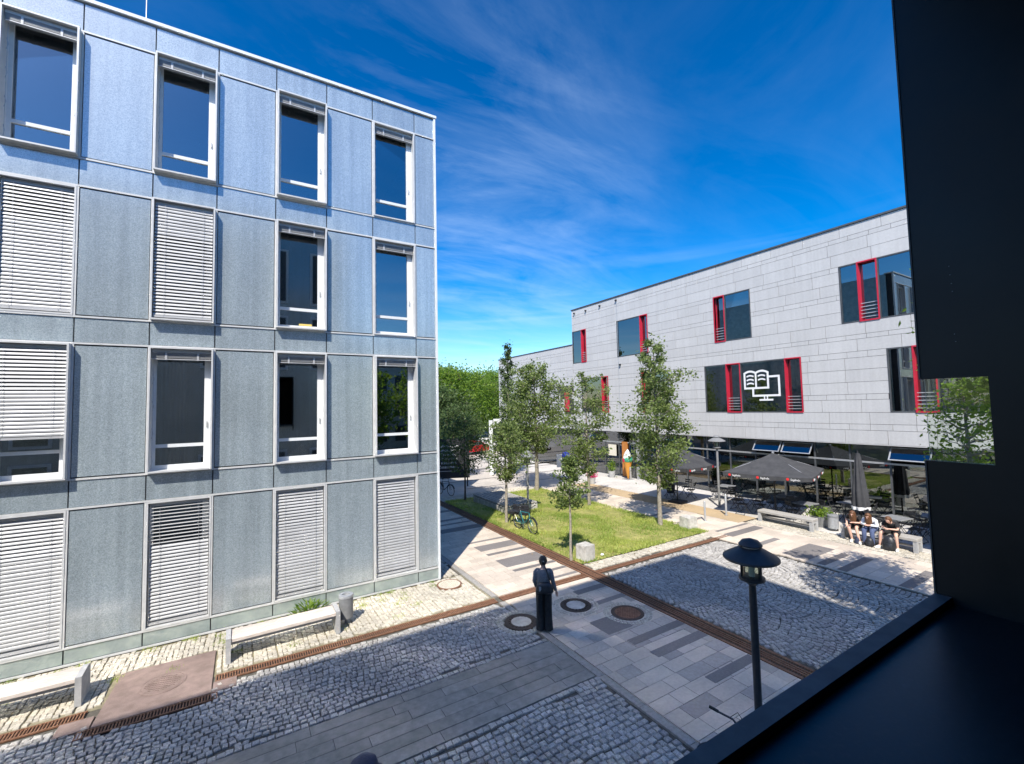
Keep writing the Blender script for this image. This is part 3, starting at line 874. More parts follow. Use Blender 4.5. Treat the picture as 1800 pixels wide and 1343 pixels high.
# aluminium trim lines: horizontal at sills and heads, vertical beside the windows
for z in [.36, 3.185, 3.79, 6.674, 7.25, 10.115, 10.735, 13.615]:
    LBox('trim', MT['alu'], -9.4, BX1-.03, -.022, .04, z-.019, z+.019)
LBox('trim', MT['alu'], -9.4, BX1-.03, -.03, .04, 0.0, .035)
for xe in EDGES[3:-1]:
    for z0, z1 in LV:
        LBox('trim', MT['alu'], xe-.017, xe+.017, -.018, .04, z0+.006, z1-.006)
LBox('corner_trim', MT['whiteframe'], BX1-.028, BX1+.03, -.04, .06, 0.0, BZ-.05)
LBox('roof_coping', MT['whiteframe'], -30, BX1+.06, -.06, .5, BZ-.048, BZ+.03)
# structure behind the panels
for z0, z1 in [(0,.34),(3.2,3.78),(6.68,7.24),(10.12,10.73),(13.62,14.29)]:
    LBox('spandrel_wall', MT['backing'], -30, BX1-.03, .052, .42, z0, z1)
for i in range(len(EDGES)-1):
    a, b = EDGES[i], EDGES[i+1]
    if not any(abs(a-c[0]) < .02 for c in COLS):
        for z0, z1 in LV: LBox('pier_wall', MT['backing'], a, b-(.04 if b == BX1 else 0), .052, .42, z0-.03, z1+.03)
LBox('far_facade', MT['panel'], -30, -9.4, 0, .42, 0, 14.29)
LBox('end_wall', MT['plinth'], BX1-.25, BX1+.02, .43, 18.0, 0, 14.30)
LBox('back_wall', MT['interior'], -30, BX1-.26, 5.6, 6.0, 0.02, 14.28)
LBox('rear_wall', MT['panel'], -30, BX1-.26, 17.7, 18.0, 0, 14.28)
LBox('roof_slab', MT['backing'], -30, BX1-.02, .5, 18.0, 14.0, 14.30)
for z in (0.0,3.45,6.9,10.4): LBox('floor_slab', MT['interior'], -30, BX1-.26, .43, 5.59, z-.12, z+.12)
for x in (-2.53,-.02,2.48): LBox('partition_wall', MT['interior'], x-.06, x+.06, .43, 5.59, .13, 13.95)
rodm = MB().tube([(0,0,0),(0,0,2.2)], [.012,.008], 6).build('lightning_rod', MT['lightgrey'], lb, loc=(-2.15,.35,BZ+.02))

def slat_mesh(wd, open_deg, name):
    m = MB(); n = 4; d = .072; rs = []
    for i in range(n+1):
        u = -.5+i/n
        y = u*d; z = .010*(1-4*u*u)
        a = RAD(open_deg); yy = y*math.cos(a)-z*math.sin(a); z2 = y*math.sin(a)+z*math.cos(a)
        rs.append((yy, z2))
    k = len(rs)
    for i in range(k-1):
        m.quad((-wd/2,rs[i][0],rs[i][1]),(wd/2,rs[i][0],rs[i][1]),(wd/2,rs[i+1][0],rs[i+1][1]),(-wd/2,rs[i+1][0],rs[i+1][1]))
    return m.mesh(name, MT['slat'], True)
SL_CLOSED = slat_mesh(1.10, 56, 'slat_closed'); SL_MID = slat_mesh(1.10, 74, 'slat_mid'); SL_OPEN = slat_mesh(1.10, 6, 'slat_open')

def window(ci, ri, proud, blind=None, decor=None):
    x0, x1 = COLS[ci]; z0, z1 = LV[ri]
    x0 += .02; x1 -= .02; z0 += .008; z1 -= .008
    wdt, h = x1-x0, z1-z0
    cx = (x0+x1)/2
    f = .034
    yf = -.028-proud
    yb = .28
    # projecting aluminium surround
    m = MB()
    m.box(-wdt/2,-wdt/2+f,yf,yb,0,h); m.box(wdt/2-f,wdt/2,yf,yb,0,h)
    m.box(-wdt/2+f,wdt/2-f,yf,yb,0,f); m.box(-wdt/2+f,wdt/2-f,yf,yb,h-f,h)
    w_ = m.build('window', MT['alu'], lb, loc=(cx,0,z0))
    gx0, gx1, gz0, gz1 = -wdt/2+f, wdt/2-f, f, h-f
    # white sash: narrow left stile, wide right stile, transom low down
    m = MB(); ya, yb2 = .18, .255
    m.box(gx0,gx0+.07,ya,yb2,gz0,gz1); m.box(gx1-.15,gx1,ya,yb2,gz0,gz1)
    m.box(gx0+.07,gx1-.15,ya,yb2,gz0,gz0+.10); m.box(gx0+.07,gx1-.15,ya,yb2,gz1-.08,gz1)
    zt = gz0+.50
    m.box(gx0+.07,gx1-.15,ya-.006,yb2,zt,zt+.075)
    m.build('sash', MT['whiteframe'], w_)
    MB().box(gx1-.10,gx1-.075,ya-.03,ya,gz0+.95,gz0+1.08).build('handle', MT['lightgrey'], w_)
    for a, b in ((gz0+.10,zt),(zt+.075,gz1-.08)):
        MB().box(gx0+.07,gx1-.15,.215,.227,a,b).build('pane', MT['glass'], w_)
    # outer glass guard line / bracing in the left reveal
    m = MB()
    zc = gz0+.1; s = 1
    m.tube([(gx0+.035,.02,gz0+.05),(gx0+.035,.02,gz1-.1)], .006, 5)
    while zc < gz1-.5:
        m.tube([(gx0+.02,.02,zc),(gx0+.05,.02,zc+.12),(gx0+.02,.02,zc+.24)], .006, 5); zc += .62
    m.build('guide_cable', MT['lightgrey'], w_)
    m = MB()
    if blind is None:
        for k in range(7): m.box(gx0+.015,gx1-.015,yf+.105+.002*(k%2),yf+.18,gz1-.10-k*.017,gz1-.094-k*.017)
        m.box(gx0+.01,gx1-.01,yf+.10,yf+.185,gz1-.245,gz1-.225)
        for xx in (-.3,.3): m.box(xx-.02,xx+.02,yf+.095,yf+.19,gz1-.25,gz1-.085)
    m.box(gx0+.01,gx1-.01,yf+.10,yf+.185,gz1-.085,gz1-.012)
    head = m.build('blind_headrail', MT['slat'], lb, loc=(cx,0,z0))
    if blind:
        cover, split, top_sl, low_sl = blind
        bottom = gz1-.09-(gz1-gz0-.09-.03)*cover
        zc = gz1-.125; k = 0
        while zc > bottom+.05:
            fr = (gz1-zc)/(gz1-gz0)
            sm = top_sl if fr < split else low_sl
            link('slat', sm, head, (rnd.gauss(0,.001), yf+.088, zc+rnd.gauss(0,.0015)), (rnd.gauss(0,.02), rnd.gauss(0,.0012), 0))
            zc -= .0785; k += 1
        MB().box(gx0+.015,gx1-.015,yf+.055,yf+.12,bottom,bottom+.045).build('bottom_rail', MT['slat'], head)
        m = MB()
        for xx in (-.36,.36): m.tube([(xx,yf+.046,gz1-.1),(xx,yf+.046,bottom+.02)], .003, 4)
        m.build('ladder_cord', MT['lightgrey'], head)
    return w_
for ri in range(4):
    pass
PR = .15
window(0,3,PR); window(1,3,PR); window(2,3,PR); window(3,3,.03)
window(0,2,.0,(1.0,.28,SL_CLOSED,SL_MID)); window(1,2,PR,(1.0,.28,SL_MID,SL_CLOSED)); window(2,2,PR); window(3,2,.02)
window(0,1,PR,(.70,.33,SL_CLOSED,SL_MID)); window(1,1,PR); window(2,1,PR); window(3,1,PR)
window(0,0,.0,(1.0,.31,SL_CLOSED,SL_MID)); window(1,0,.0,(1.0,.34,SL_OPEN,SL_CLOSED)); window(2,0,.0,(1.0,.36,SL_CLOSED,SL_MID)); window(3,0,.0,(1.0,.30,SL_CLOSED,SL_MID))
# things standing behind the panes
tag(MB().prism([(0,0),(.42,0),(.36,.09),(.30,.24)], 1, 0, .02).build('papers', MT['paper'], loc=(1.02,FY+.30,4.02)), 'leaning white papers behind a second floor pane of the office building', 'papers')
tag(MB().box(-.16,.16,-.12,.12,0,.05).box(-.10,.13,-.09,.1,.05,.09).build('book_stack', MT['straw'], loc=(1.36,FY+.33,7.42)), 'yellowed book stack on a sill behind a third storey pane', 'books')
for x0, x1, z0, z1 in ((.95,1.3,3.95,5.4),(3.5,3.8,7.5,9.5)):
    pass
cu = MB()
n = 40; rs = []
for i in range(n+1):
    rs.append((i*.5/n, .03*math.sin(i*1.1)))
for i in range(n): cu.quad((rs[i][0],rs[i][1],0),(rs[i+1][0],rs[i+1][1],0),(rs[i+1][0],rs[i+1][1],2.5),(rs[i][0],rs[i][1],2.5))
tag(cu.build('curtain', MT['curtain'], loc=(-1.75,FY+.5,3.95), smooth=True), 'grey curtain behind the open first floor window of the office building', 'curtain')

# ------------------------------------------------------------------ camera's own building
VX1 = 4.62; VY = .42; VZ = 15.1
vb = thing('viewpoint_building', 'dark building in the foreground whose window frames the view', 'building', (0,VY,0))
def VBox(name, mat, x0, x1, y0, y1, z0, z1): return unitbox(MT[mat], vb, name, x0, x1, y0-VY, y1-VY, z0, z1)
OX0, OX1, OZ0, OZ1 = -1.3, 2.085, 4.43, 6.85
VBox('facade_wall', 'panel', -30, OX0, .12, VY, 0, VZ)
VBox('facade_wall', 'panel', OX1+.05, VX1, .12, VY, 0, VZ)
VBox('facade_wall', 'panel', OX0, OX1+.05, .12, VY, 0, OZ0-.06)
VBox('facade_wall', 'panel', OX0, OX1+.05, .12, VY, OZ1+.05, VZ)
VBox('roof_slab', 'backing', -30, VX1, -15, .5, VZ, VZ+.02)
VBox('end_wall', 'panel', VX1-.3, VX1-.01, -15, .11, 0, VZ)
VBox('rear_wall', 'panel', -30, VX1-.31, -15, -14.7, 0, VZ)
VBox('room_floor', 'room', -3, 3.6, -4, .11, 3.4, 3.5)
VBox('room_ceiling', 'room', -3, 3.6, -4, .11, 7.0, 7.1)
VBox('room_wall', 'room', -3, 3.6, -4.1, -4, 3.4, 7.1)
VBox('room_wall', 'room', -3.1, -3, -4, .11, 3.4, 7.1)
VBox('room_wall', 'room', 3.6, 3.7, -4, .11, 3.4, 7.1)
# window surround: black inner lining, projecting fin with a small clear light in it
NZ0, NZ1, NY0 = 4.905, 5.195, .432
VBox('window_lining', 'black', OX1, OX1+.048, -.3, NY0, OZ0-.3, OZ1+.04)
VBox('projecting_fin', 'black', OX1, OX1+.03, NY0, .60, NZ1, OZ1+.04)
VBox('projecting_fin', 'black', OX1, OX1+.03, NY0, .60, OZ0-.12, NZ0)
VBox('gasket', 'winframe', OX1-.004, OX1+.034, .601, .606, NZ1, OZ1+.04)
VBox('gasket', 'winframe', OX1-.004, OX1+.034, .601, .606, OZ0+.012, NZ0)
VBox('clear_light', 'clearglass', OX1+.012, OX1+.018, NY0, .595, NZ0, NZ1)
VBox('window_lining', 'black', OX0-.05, OX0, .0, .60, OZ0, OZ1)
VBox('window_head', 'black', OX0, OX1, .0, .60, OZ1, OZ1+.05)
VBox('sill_board', 'silldark', OX0, OX1, .05, .558, OZ0-.05, OZ0-.012)
VBox('sill_profile', 'sillframe', OX0, OX1-.001, .56, .605, OZ0-.09, OZ0+.012)
VBox('inner_sill', 'room', OX0, OX1, -.25, .048, OZ0-.3, OZ0-.22)
for y_, z_ in ((.505,5.582),(.504,5.552),(.502,5.521),(.501,5.493),(.504,5.345),(.502,5.319)):
    MB().ball((0,0,0), .0012,.0016,.0012,8,6).build('screw', MT['lightgrey'], vb, True, loc=(OX1-.0005,y_-VY,z_))
for i in range(6):       # far windows of that front, seen only in reflections
    for j, (z0, z1) in enumerate(LV):
        x0 = -20.5+i*3.1
        if x0+1.25 > OX0-.2 and j == 1: continue
        VBox('window', 'whiteframe', x0, x0+1.25, VY+.002, VY+.06, z0, z1)
        VBox('pane', 'glass', x0+.12, x0+1.13, VY+.062, VY+.07, z0+.12, z1-.12)
for z0, z1 in (LV[0],LV[2],LV[3]):
    for x0 in (-1.9,.6,2.9):
        VBox('window', 'whiteframe', x0, x0+1.25, VY+.002, VY+.06, z0, z1)
        VBox('pane', 'winframe', x0+.12, x0+1.13, VY+.062, VY+.07, z0+.12, z1-.12)

# ------------------------------------------------------------------ right building
RX = 22.70
rb = thing('library_building', 'pale panel clad building with red framed windows and glazed ground floor', 'building', (RX,0,0))
def RB(name, mat, x0, x1, y0, y1, z0, z1): return unitbox(MT[mat] if isinstance(mat,str) else mat, rb, name, x0-RX, x1-RX, y0, y1, z0, z1)
ZL = [12.78,12.32,12.12,11.60,11.05,10.82,10.29,9.78,9.55,9.00,8.46,7.92,7.72,7.19,6.92,6.40,5.86,5.33,5.09,4.54,4.04,3.78,3.20]
WINS = [ # y0,y1,z0,z1, segments from high Y to low Y: (kind, ya, yb)
 (26.30,27.98,8.46,11.05,[('g',26.88,27.98),('r',26.30,26.88)]),
 (20.13,22.97,8.46,11.05,[('g',20.80,22.97),('r',20.13,20.80)]),
 (13.18,15.30,8.46,11.05,[('r',14.64,15.30),('g',13.18,14.64)]),
 (5.20,9.09,8.46,11.05,[('g',8.41,9.09),('r',7.69,8.41),('g',5.20,7.69)]),
 (23.99,26.99,4.54,7.19,[('g',24.70,26.99),('r',23.99,24.70)]),
 (18.60,20.78,4.54,7.19,[('r',20.18,20.78),('g',18.60,20.18)]),
 (10.86,16.05,4.54,7.19,[('g',14.73,16.05),('r',13.90,14.73),('g',11.62,13.90),('r',10.86,11.62)]),
 (3.60,7.56,4.54,7.19,[('g',6.75,7.56),('r',6.05,6.75),('g',3.60,6.05)]),
]
Y0B, Y1B = -6.0, 28.0
cands = []
for r in range(len(ZL)-1):
    zt, zb = ZL[r], ZL[r+1]
    small = zt-zb < .35
    ln = .76 if small else 1.52
    y = Y0B - rnd.random()*ln
    cuts = []
    ivs = [(Y0B,Y1B)]
    for (a,b,z0,z1,_) in WINS:
        if zb < z1-.02 and zt > z0+.02:
            nv = []
            for (p,q) in ivs:
                if b <= p or a >= q: nv.append((p,q)); continue
                if a > p: nv.append((p,a))
                if b < q: nv.append((b,q))
            ivs = nv
    while y < Y1B:
        for (p,q) in ivs:
            a, b = max(y,p), min(y+ln,q)
            if b-a > .04: cands.append((a,b,zb,zt))
        y += ln
g_ = .014
cands.sort(key=lambda c: abs(c[0]-12))
indiv = [c for c in cands if c[1] > 5.2][:300]
rest = [c for c in cands if c not in indiv]
for (a,b,zb,zt) in indiv:
    RB('cladding_panel', 'clad', RX-rnd.uniform(0,.004), RX+.03, a+g_/2, b-g_/2, zb+g_/2, zt-g_/2)
def clad_joined(parent, rects, face):
    P=[];F=[];R=[]
    for (a,b,c,d) in rects:
        n=len(P); q=rnd.random()
        a+=g_/2;b-=g_/2;c+=g_/2;d-=g_/2
        if face=='x':
            for x in (0,.03): P+=[(x,a,c),(x,b,c),(x,b,d),(x,a,d)]
        else:
            for y in (0,.03): P+=[(a,y,c),(b,y,c),(b,y,d),(a,y,d)]
        R+=[q]*8
        F+=[(n,n+1,n+2,n+3),(n+7,n+6,n+5,n+4)]
        for k in range(4):
            j=(k+1)%4; F.append((n+k,n+4+k,n+4+j,n+j))
    o=link('cladding_panels', np_mesh('cladding_panels', P, np.array(F), MT['clad'], R), parent)
    o['kind']='stuff'; return o
clad_joined(rb, rest, 'x')
# backing wall with openings, built as bands between the windows
def bands(y0, y1, z0, z1, wins, x0, x1, name, mat):
    ys = sorted({y0,y1,*[w[0] for w in wins],*[w[1] for w in wins]})
    for a, b in zip(ys[:-1], ys[1:]):
        zs = [(z0,z1)]
        for (p,q,c,d,*_) in wins:
            if a >= p-.001 and b <= q+.001:
                nz = []
                for (u,v) in zs:
                    if d <= u or c >= v: nz.append((u,v)); continue
                    if c > u: nz.append((u,c))
                    if d < v: nz.append((d,v))
                zs = nz
        for (u,v) in zs: RB(name, mat, x0, x1, a, b, u, v)
bands(Y0B, Y1B-.05, 3.21, 12.76, WINS, RX+.032, RX+.35, 'backing_wall', 'backing')
RB('roof_coping', 'winframe', RX-.05, RX+.5, Y0B, Y1B+.05, 12.79, 12.87)
RB('end_wall', 'clad', RX+.04, RX+16, Y1B-.02, Y1B, 3.2, 12.78)
RB('roof_slab', 'backing', RX+.5, RX+16, Y0B, Y1B, 12.6, 12.78)
RB('rear_wall', 'clad', RX+15.7, RX+16, Y0B, 40.3, 0, 12.6)
RB('core_wall', 'room', RX+5.5, RX+5.8, Y0B, 27.9, 0, 12.55)
for z in (3.2,7.6): RB('floor_slab', 'backing', RX+.06, RX+15.6, Y0B+.1, 40.0 if z < 5 else 27.9, z+.02, z+.3)
RB('soffit', 'clad', RX+.002, RX+1.2, Y0B, Y1B+.0, 3.165, 3.198)
for (y0,y1,z0,z1,segs) in WINS:
    m = MB(); f=.05
    m.box(-.012,.12,y0,y0+f,z0,z1); m.box(-.012,.12,y1-f,y1,z0,z1); m.box(-.012,.12,y0+f,y1-f,z0,z0+f); m.box(-.012,.12,y0+f,y1-f,z1-f,z1)
    w_ = m.build('window', MT['winframe'], rb)
    for (k,a,b) in segs:
        if k == 'g':
            MB().box(.035,.05,a+.03,b-.03,z0+f,z1-f).build('pane', MT['glass'], w_)
            MB().box(-.014,.06,b-.035,b+.0,z0+f,z1-f).build('mullion', MT['winframe'], w_)
            MB().box(.9,1.0,a,b,z0-.3,z1+.1).build('unlit_room_board', MT['room'], w_)  # added dark board stands in for the unlit room behind the pane
        else:
            m = MB(); d=.24; t=.05
            m.box(-.035,d,a,a+t,z0-.01,z1+.01); m.box(-.035,d,b-t,b,z0-.01,z1+.01)
            m.box(-.035,d,a+t,b-t,z0-.01,z0+t); m.box(-.035,d,a+t,b-t,z1-t,z1+.01)
            m.build('vent_frame', MT['red'], w_)
            MB().box(d-.03,d-.018,a+t,b-t,z0+t,z1-t).build('vent_pane', MT['glass'], w_)
            m = MB()
            for i in range(5):
                z = z0+.16+i*.15
                m.box(.06,.075,a+t,b-t,z,z+.035)
            m.build('louvre_slats', MT['lightgrey'], w_)
# logo on the big pane: open book over a screen, white film
lg = MB()
LXO = .026
def stroke(pts, wd=.085):
    pts = [Vector((p[0],p[1])) for p in pts]
    for i in range(len(pts)-1):
        a, b = pts[i], pts[i+1]
        d = (b-a); 
        if d.length < 1e-6: continue
        d.normalize(); nrm = Vector((-d.y,d.x))*wd/2; e = d*wd*.42
        q = [a-e+nrm, b+e+nrm, b+e-nrm, a-e-nrm]
        x = LXO - .0006*(len(lg.f) % 7)
        lg.poly([(x,p.x,p.y) for p in q])
        lg.poly([(x+.003,p.x,p.y) for p in reversed(q)])
def arc(y0, z0, y1, z1, h, n=8):
    return [(y0+(y1-y0)*i/n, z0+(z1-z0)*i/n + h*4*(i/n)*(1-i/n)) for i in range(n+1)]
B = dict(l=13.70, c=13.10, r=12.48, t=6.58, b=5.80)
stroke([(B['l'],B['t']),(B['l'],B['b']),(B['r'],B['b']),(B['r'],B['t'])], .10)
stroke([(B['c'],B['t']),(B['c'],B['b'])], .09)
stroke(arc(B['l'],B['t'],B['c'],B['t'],.10), .10); stroke(arc(B['c'],B['t'],B['r'],B['t'],.10), .10)
for i, z in enumerate((6.42,6.22,6.02)):
    stroke(arc(13.56,z,13.24,z,.04,5), .075)
    if i < 2: stroke(arc(12.96,z,12.64,z,.04,5), .075)
stroke([(12.42,6.36),(11.94,6.36),(11.94,5.40),(13.27,5.40),(13.27,5.76)], .10)
stroke([(12.70,5.34),(12.70,5.22)], .06); stroke([(12.55,5.34),(12.55,5.22)], .06)
stroke([(12.92,5.18),(12.30,5.18)], .09)
lg.build('window_logo', MT['logo'], rb)
# small facade lamps and cables near the far corner
for (y,z) in ((27.6,12.5),(26.2,12.45),(24.6,12.5),(22.9,12.55),(22.7,7.9)):
    MB().box(-.12,0,y-.05,y+.05,z-.06,z+.06).build('facade_spotlight', MT['darkmetal'], rb)
MB().box(-.012,-.002,22.86,22.90,3.2,12.4).build('conduit', MT['lightgrey'], rb)
# glazed ground floor
GX = .30
ys = [Y0B]; 
y = -5.0
posts = []
while y < 28.1:
    posts.append(y); y += 1.42
for i, y in enumerate(posts):
    RB('mullion', 'winframe', RX+GX-.05, RX+GX+.08, y-.03, y+.03, 0.0, 3.16)
    if i+1 < len(posts):
        y2 = posts[i+1]
        opened = any(abs((y+y2)/2-c) < .72 for c in (17.9,13.3,11.75,6.7,25.0))
        RB('shop_pane', 'cafeglass', RX+GX, RX+GX+.012, y+.03, y2-.03, .06, 2.36)
        if not opened:
            RB('shop_pane', 'cafeglass', RX+GX, RX+GX+.012, y+.03, y2-.03, 2.44, 3.12)
        else:
            t = MB()
            t.box(-.02,.02,-.66,-.62,-.62,0); t.box(-.02,.02,.62,.66,-.62,0); t.box(-.02,.02,-.62,.62,-.04,0); t.box(-.02,.02,-.62,.62,-.62,-.58)
            fr = t.build('awning_window', MT['lightgrey'], rb, loc=(GX-.02,(y+y2)/2,3.08))
            fr.rotation_euler = (0, RAD(38), 0)
            MB().box(-.006,.006,-.62,.62,-.58,-.04).build('pane', MT['glass'], fr)
RB('transom', 'lightgrey', RX+GX-.06, RX+GX+.06, Y0B, 28, 2.365, 2.435)
RB('base_rail', 'winframe', RX+GX-.05, RX+GX+.06, Y0B, 28, 0, .055)
RB('cafe_floor', 'interior', RX+.4, RX+5.5, Y0B, 40, -.01, .01)
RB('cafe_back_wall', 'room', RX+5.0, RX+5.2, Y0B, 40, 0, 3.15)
RB('entrance_fin', 'lightgrey', RX-.02, RX+.9, 21.46, 21.52, 0, 3.16)
RB('door', 'orangewood', RX+.20, RX+.26, 22.55, 23.05, 0.05, 2.45)
RB('poster', 'paper', RX+.18, RX+.20, 23.6, 24.4, 1.4, 2.2)
MB().prism([(14.45,0),(14.95,0),(14.95,2.1),(14.6,2.1)], 0, .55, .65).build('green_column', MT['limegreen'], rb)
for i in range(5):
    y = 6.5+i*3.1
    MB().box(2.2,2.6,y,y+1.2,0,1.05).build('counter', MT['backing'], rb)
    MB().lathe([(.02,2.9),(.02,2.5),(.22,2.3),(.22,2.28)], 12, (2.4,y+.6)).build('pendant_lamp', MT['whiteframe'], rb)
# lower wing beyond
ZW = [9.98,9.5,9.28,8.74,8.2,7.98,7.44,6.92,6.7,6.16,5.62,5.1,4.9,4.35,3.8,3.2]
wr = []
for r in range(len(ZW)-1):
    ln = .76 if ZW[r]-ZW[r+1] < .35 else 1.52
    y = 28.02-rnd.random()*ln
    while y < 40.3:
        a, b = max(y,28.02), min(y+ln,40.3)
        if b-a > .05 and not (a < 29.2 and b > 28.6 and ZW[r+1] < 6.2 and ZW[r] > 4.6): wr.append((a,b,ZW[r+1],ZW[r]))
        y += ln
clad_joined(rb, wr, 'x')
RB('backing_wall', 'backing', RX+.032, RX+.3, 28.0, 40.3, 3.2, 9.96)
RB('roof_coping', 'winframe', RX-.04, RX+.4, 28.03, 40.35, 9.985, 10.05)
RB('end_wall', 'clad', RX+.04, RX+15.6, 40.28, 40.3, 0, 9.98)
RB('roof_slab', 'backing', RX+.4, RX+15.6, 28.03, 40.3, 9.8, 9.97)
RB('wing_glass', 'cafeglass', RX+GX, RX+GX+.02, 28.1, 40.2, .05, 3.16)
RB('vent_frame', 'red', RX-.03, RX+.05, 28.62, 29.18, 4.62, 6.16)

# ------------------------------------------------------------------ trees
def tree(name, label, loc, H, low, cr, nleaf, lsize, seed, leaf, bark, shape='oval', tr=.07, group=None, sparse=0.0, ntw=26, lean=(0,0), trunk_h=None):
    r = random.Random(seed); g = np.random.default_rng(seed)
    t = thing(name, label, 'tree', loc, 0, group)
    m = MB()
    top = Vector((lean[0], lean[1], H*.96))
    path = [Vector((lean[0]*u*u+r.gauss(0,.02)*H*.12*(u>0), lean[1]*u*u+r.gauss(0,.02)*H*.12*(u>0), H*.96*u)) for u in [0,.12,.25,.4,.55,.7,.85,1]]
    m.tube(path, [tr*1.25,tr,tr*.92,tr*.8,tr*.62,tr*.45,tr*.28,tr*.08], 9)
    tips = []
    for i in range(ntw):
        u = (i+.5)/ntw
        z = low+(H*.95-low)*u
        if shape == 'oval': rad = cr*math.sin(math.pi*(.10+.86*u))**.7
        elif shape == 'cone': rad = cr*(1.05-u)**.75*min(1,(.25+u*5))
        elif shape == 'column': rad = cr*(min(1,u*6+.4))*(1-u**3*.8)
        else: rad = cr*math.sqrt(max(.05,1-(2*u-1)**2))
        rad *= r.uniform(.55,1.15)
        k = z/(H*.96)*7; ki = min(int(k),6)
        p0 = path[ki].lerp(path[ki+1], k-ki)
        a = i*2.399+r.uniform(-.4,.4)
        up_ = r.uniform(.15,.55) if shape != 'column' else r.uniform(.8,1.5)
        d = Vector((math.cos(a),math.sin(a),up_)).normalized()
        p0 = p0-Vector((0,0,rad*up_*.5))
        if p0.z < low*.8: p0.z = low*.8
        L_ = rad*1.05
        pts = [p0]
        for s in range(1,5):
            pts.append(p0+d*L_*s/4+Vector((r.gauss(0,.05),r.gauss(0,.05),r.gauss(0,.05)+.02*s))*L_)
        m.tube(pts, [tr*.34,tr*.26,tr*.19,tr*.12,tr*.05], 5, False)
        for s in (2,3,4):
            tips.append((pts[s], rad*.20))
            for q in range(2):
                dd = Vector((r.gauss(0,1),r.gauss(0,1),r.gauss(.2,.8))).normalized()*rad*r.uniform(.25,.5)
                e = pts[s]+dd
                m.tube([pts[s],pts[s]+dd*.5+Vector((0,0,.03)),e], [tr*.09,tr*.07,tr*.03], 4, False)
                tips.append((e, rad*.17))
    tips.append((path[-1], cr*.2))
    m.build('trunk', bark, t, True)
    # leaves in clumps around the twig ends
    keep = [q for q in tips if r.random() > sparse]
    c = np.array([q[0][:] for q in keep]); sg = np.array([max(q[1],.08) for q in keep])
    wts = sg/sg.sum()
    s = g.choice(len(keep), nleaf, p=wts)
    P0 = c[s]+g.normal(0,1,(nleaf,3))*sg[s][:,None]*np.array([1,1,.8])
    sz = lsize*g.uniform(.6,1.25,nleaf)
    nrm = g.normal(0,1,(nleaf,3))+np.array([0,0,.7]); nrm /= np.linalg.norm(nrm,axis=1)[:,None]
    ax = np.cross(nrm, g.normal(0,1,(nleaf,3))); ax /= np.linalg.norm(ax,axis=1)[:,None]
    bx = np.cross(nrm, ax)
    P = np.zeros((nleaf,4,3))
    P[:,0] = P0-ax*sz[:,None]; P[:,1] = P0+bx*sz[:,None]*.55-nrm*sz[:,None]*.12; P[:,2] = P0+ax*sz[:,None]; P[:,3] = P0-bx*sz[:,None]*.55-nrm*sz[:,None]*.12
    F = np.arange(nleaf*4).reshape(nleaf,4)
    clump = g.random(len(keep))
    R = np.repeat(np.clip(clump[s]*.45+g.random(nleaf)*.55,0,1),4)
    link('crown', np_mesh('crown', P.reshape(-1,3), F, leaf, R), t)
    return t
LA, LB_, LC = MT['leafA'], MT['leafB'], MT['leafC']
tree('young_tree','slim young tree in front of the nearer pale cube on the lawn',(9.28,11.83,0),3.5,1.75,.66,2000,.062,3,LA,MT['bark'],'cone',.045,ntw=16,sparse=.2)
tree('young_tree','young tree with a round crown beside the bicycle on the lawn',(9.87,17.07,0),4.5,1.95,.88,3800,.064,4,LA,MT['bark'],'round',.065,ntw=24)
tree('young_tree','leafy tree behind the lawn lamp with a thick dark stem',(15.1,22.4,0),7.9,2.5,1.9,10500,.088,5,LA,MT['bark'],'oval',.12,ntw=34)
tree('young_tree','sparse half bare tree in the middle of the right lawn edge',(14.92,17.42,0),7.0,1.7,1.25,4600,.075,6,LA,MT['bark'],'oval',.075,sparse=.32,ntw=28)
tree('young_tree','tall slender leafy tree at the right corner of the lawn beside the parasols',(14.88,12.92,0),8.1,1.8,1.15,8800,.072,8,LA,MT['bark'],'oval',.085,ntw=36)
tree('young_tree','small shaded tree at the left end of the lawn near the black board',(10.4,22.5,0),4.9,1.6,1.3,3600,.07,9,LC,MT['barkdark'],'round',.05,ntw=20)
tree('columnar_tree','narrow columnar tree rising above the pale wing beyond the lawn',(16.9,28.6,0),10.2,1.8,.95,6500,.085,10,LC,MT['barkdark'],'column',.12,ntw=36)
tree('young_tree','leafy tree seen through the small opening in the dark window surround',(14.2,3.35,0),5.7,2.7,.85,2000,.055,12,LB_,MT['bark'],'oval',.09,ntw=34)
tree('young_tree','tree hidden behind the dark window surround whose shadow falls near the benches',(11.3,1.45,0),8.6,4.7,1.75,12000,.075,14,LB_,MT['bark'],'oval',.09,ntw=30)
bgt = [(21.5,50,9.8,3.8,'big bright green tree directly right of the office building corner'),(27.5,57,10.2,4.1,'broad bright green tree behind the columnar tree'),(27,68,12.2,4.8,'tall tree at the back of the distant green row'),(36,66,10.8,4.2,'distant green tree just left of the pale wing'),(17.5,45,7.6,3.4,'darker leafy tree half hidden by the office building corner'),(41,76,12.4,4.8,'far green tree crown beside the end of the pale wing'),(33,61,8.6,3.2,'small bright tree in a gap of the distant green row')]
for i, (x,y,h,cr,lab) in enumerate(bgt):
    tree('broad_tree', lab, (x,y,0), h, 1.6, cr, 12000, .17, 30+i, LB_ if i != 4 else LC, MT['barkdark'], 'round', .28, 'trees beyond the plaza', ntw=44)
tree('small_tree','dark low tree beside the white signpost',(13.2,30.5,0),5.2,1.2,1.5,3600,.09,40,LC,MT['barkdark'],'round',.07,ntw=22)

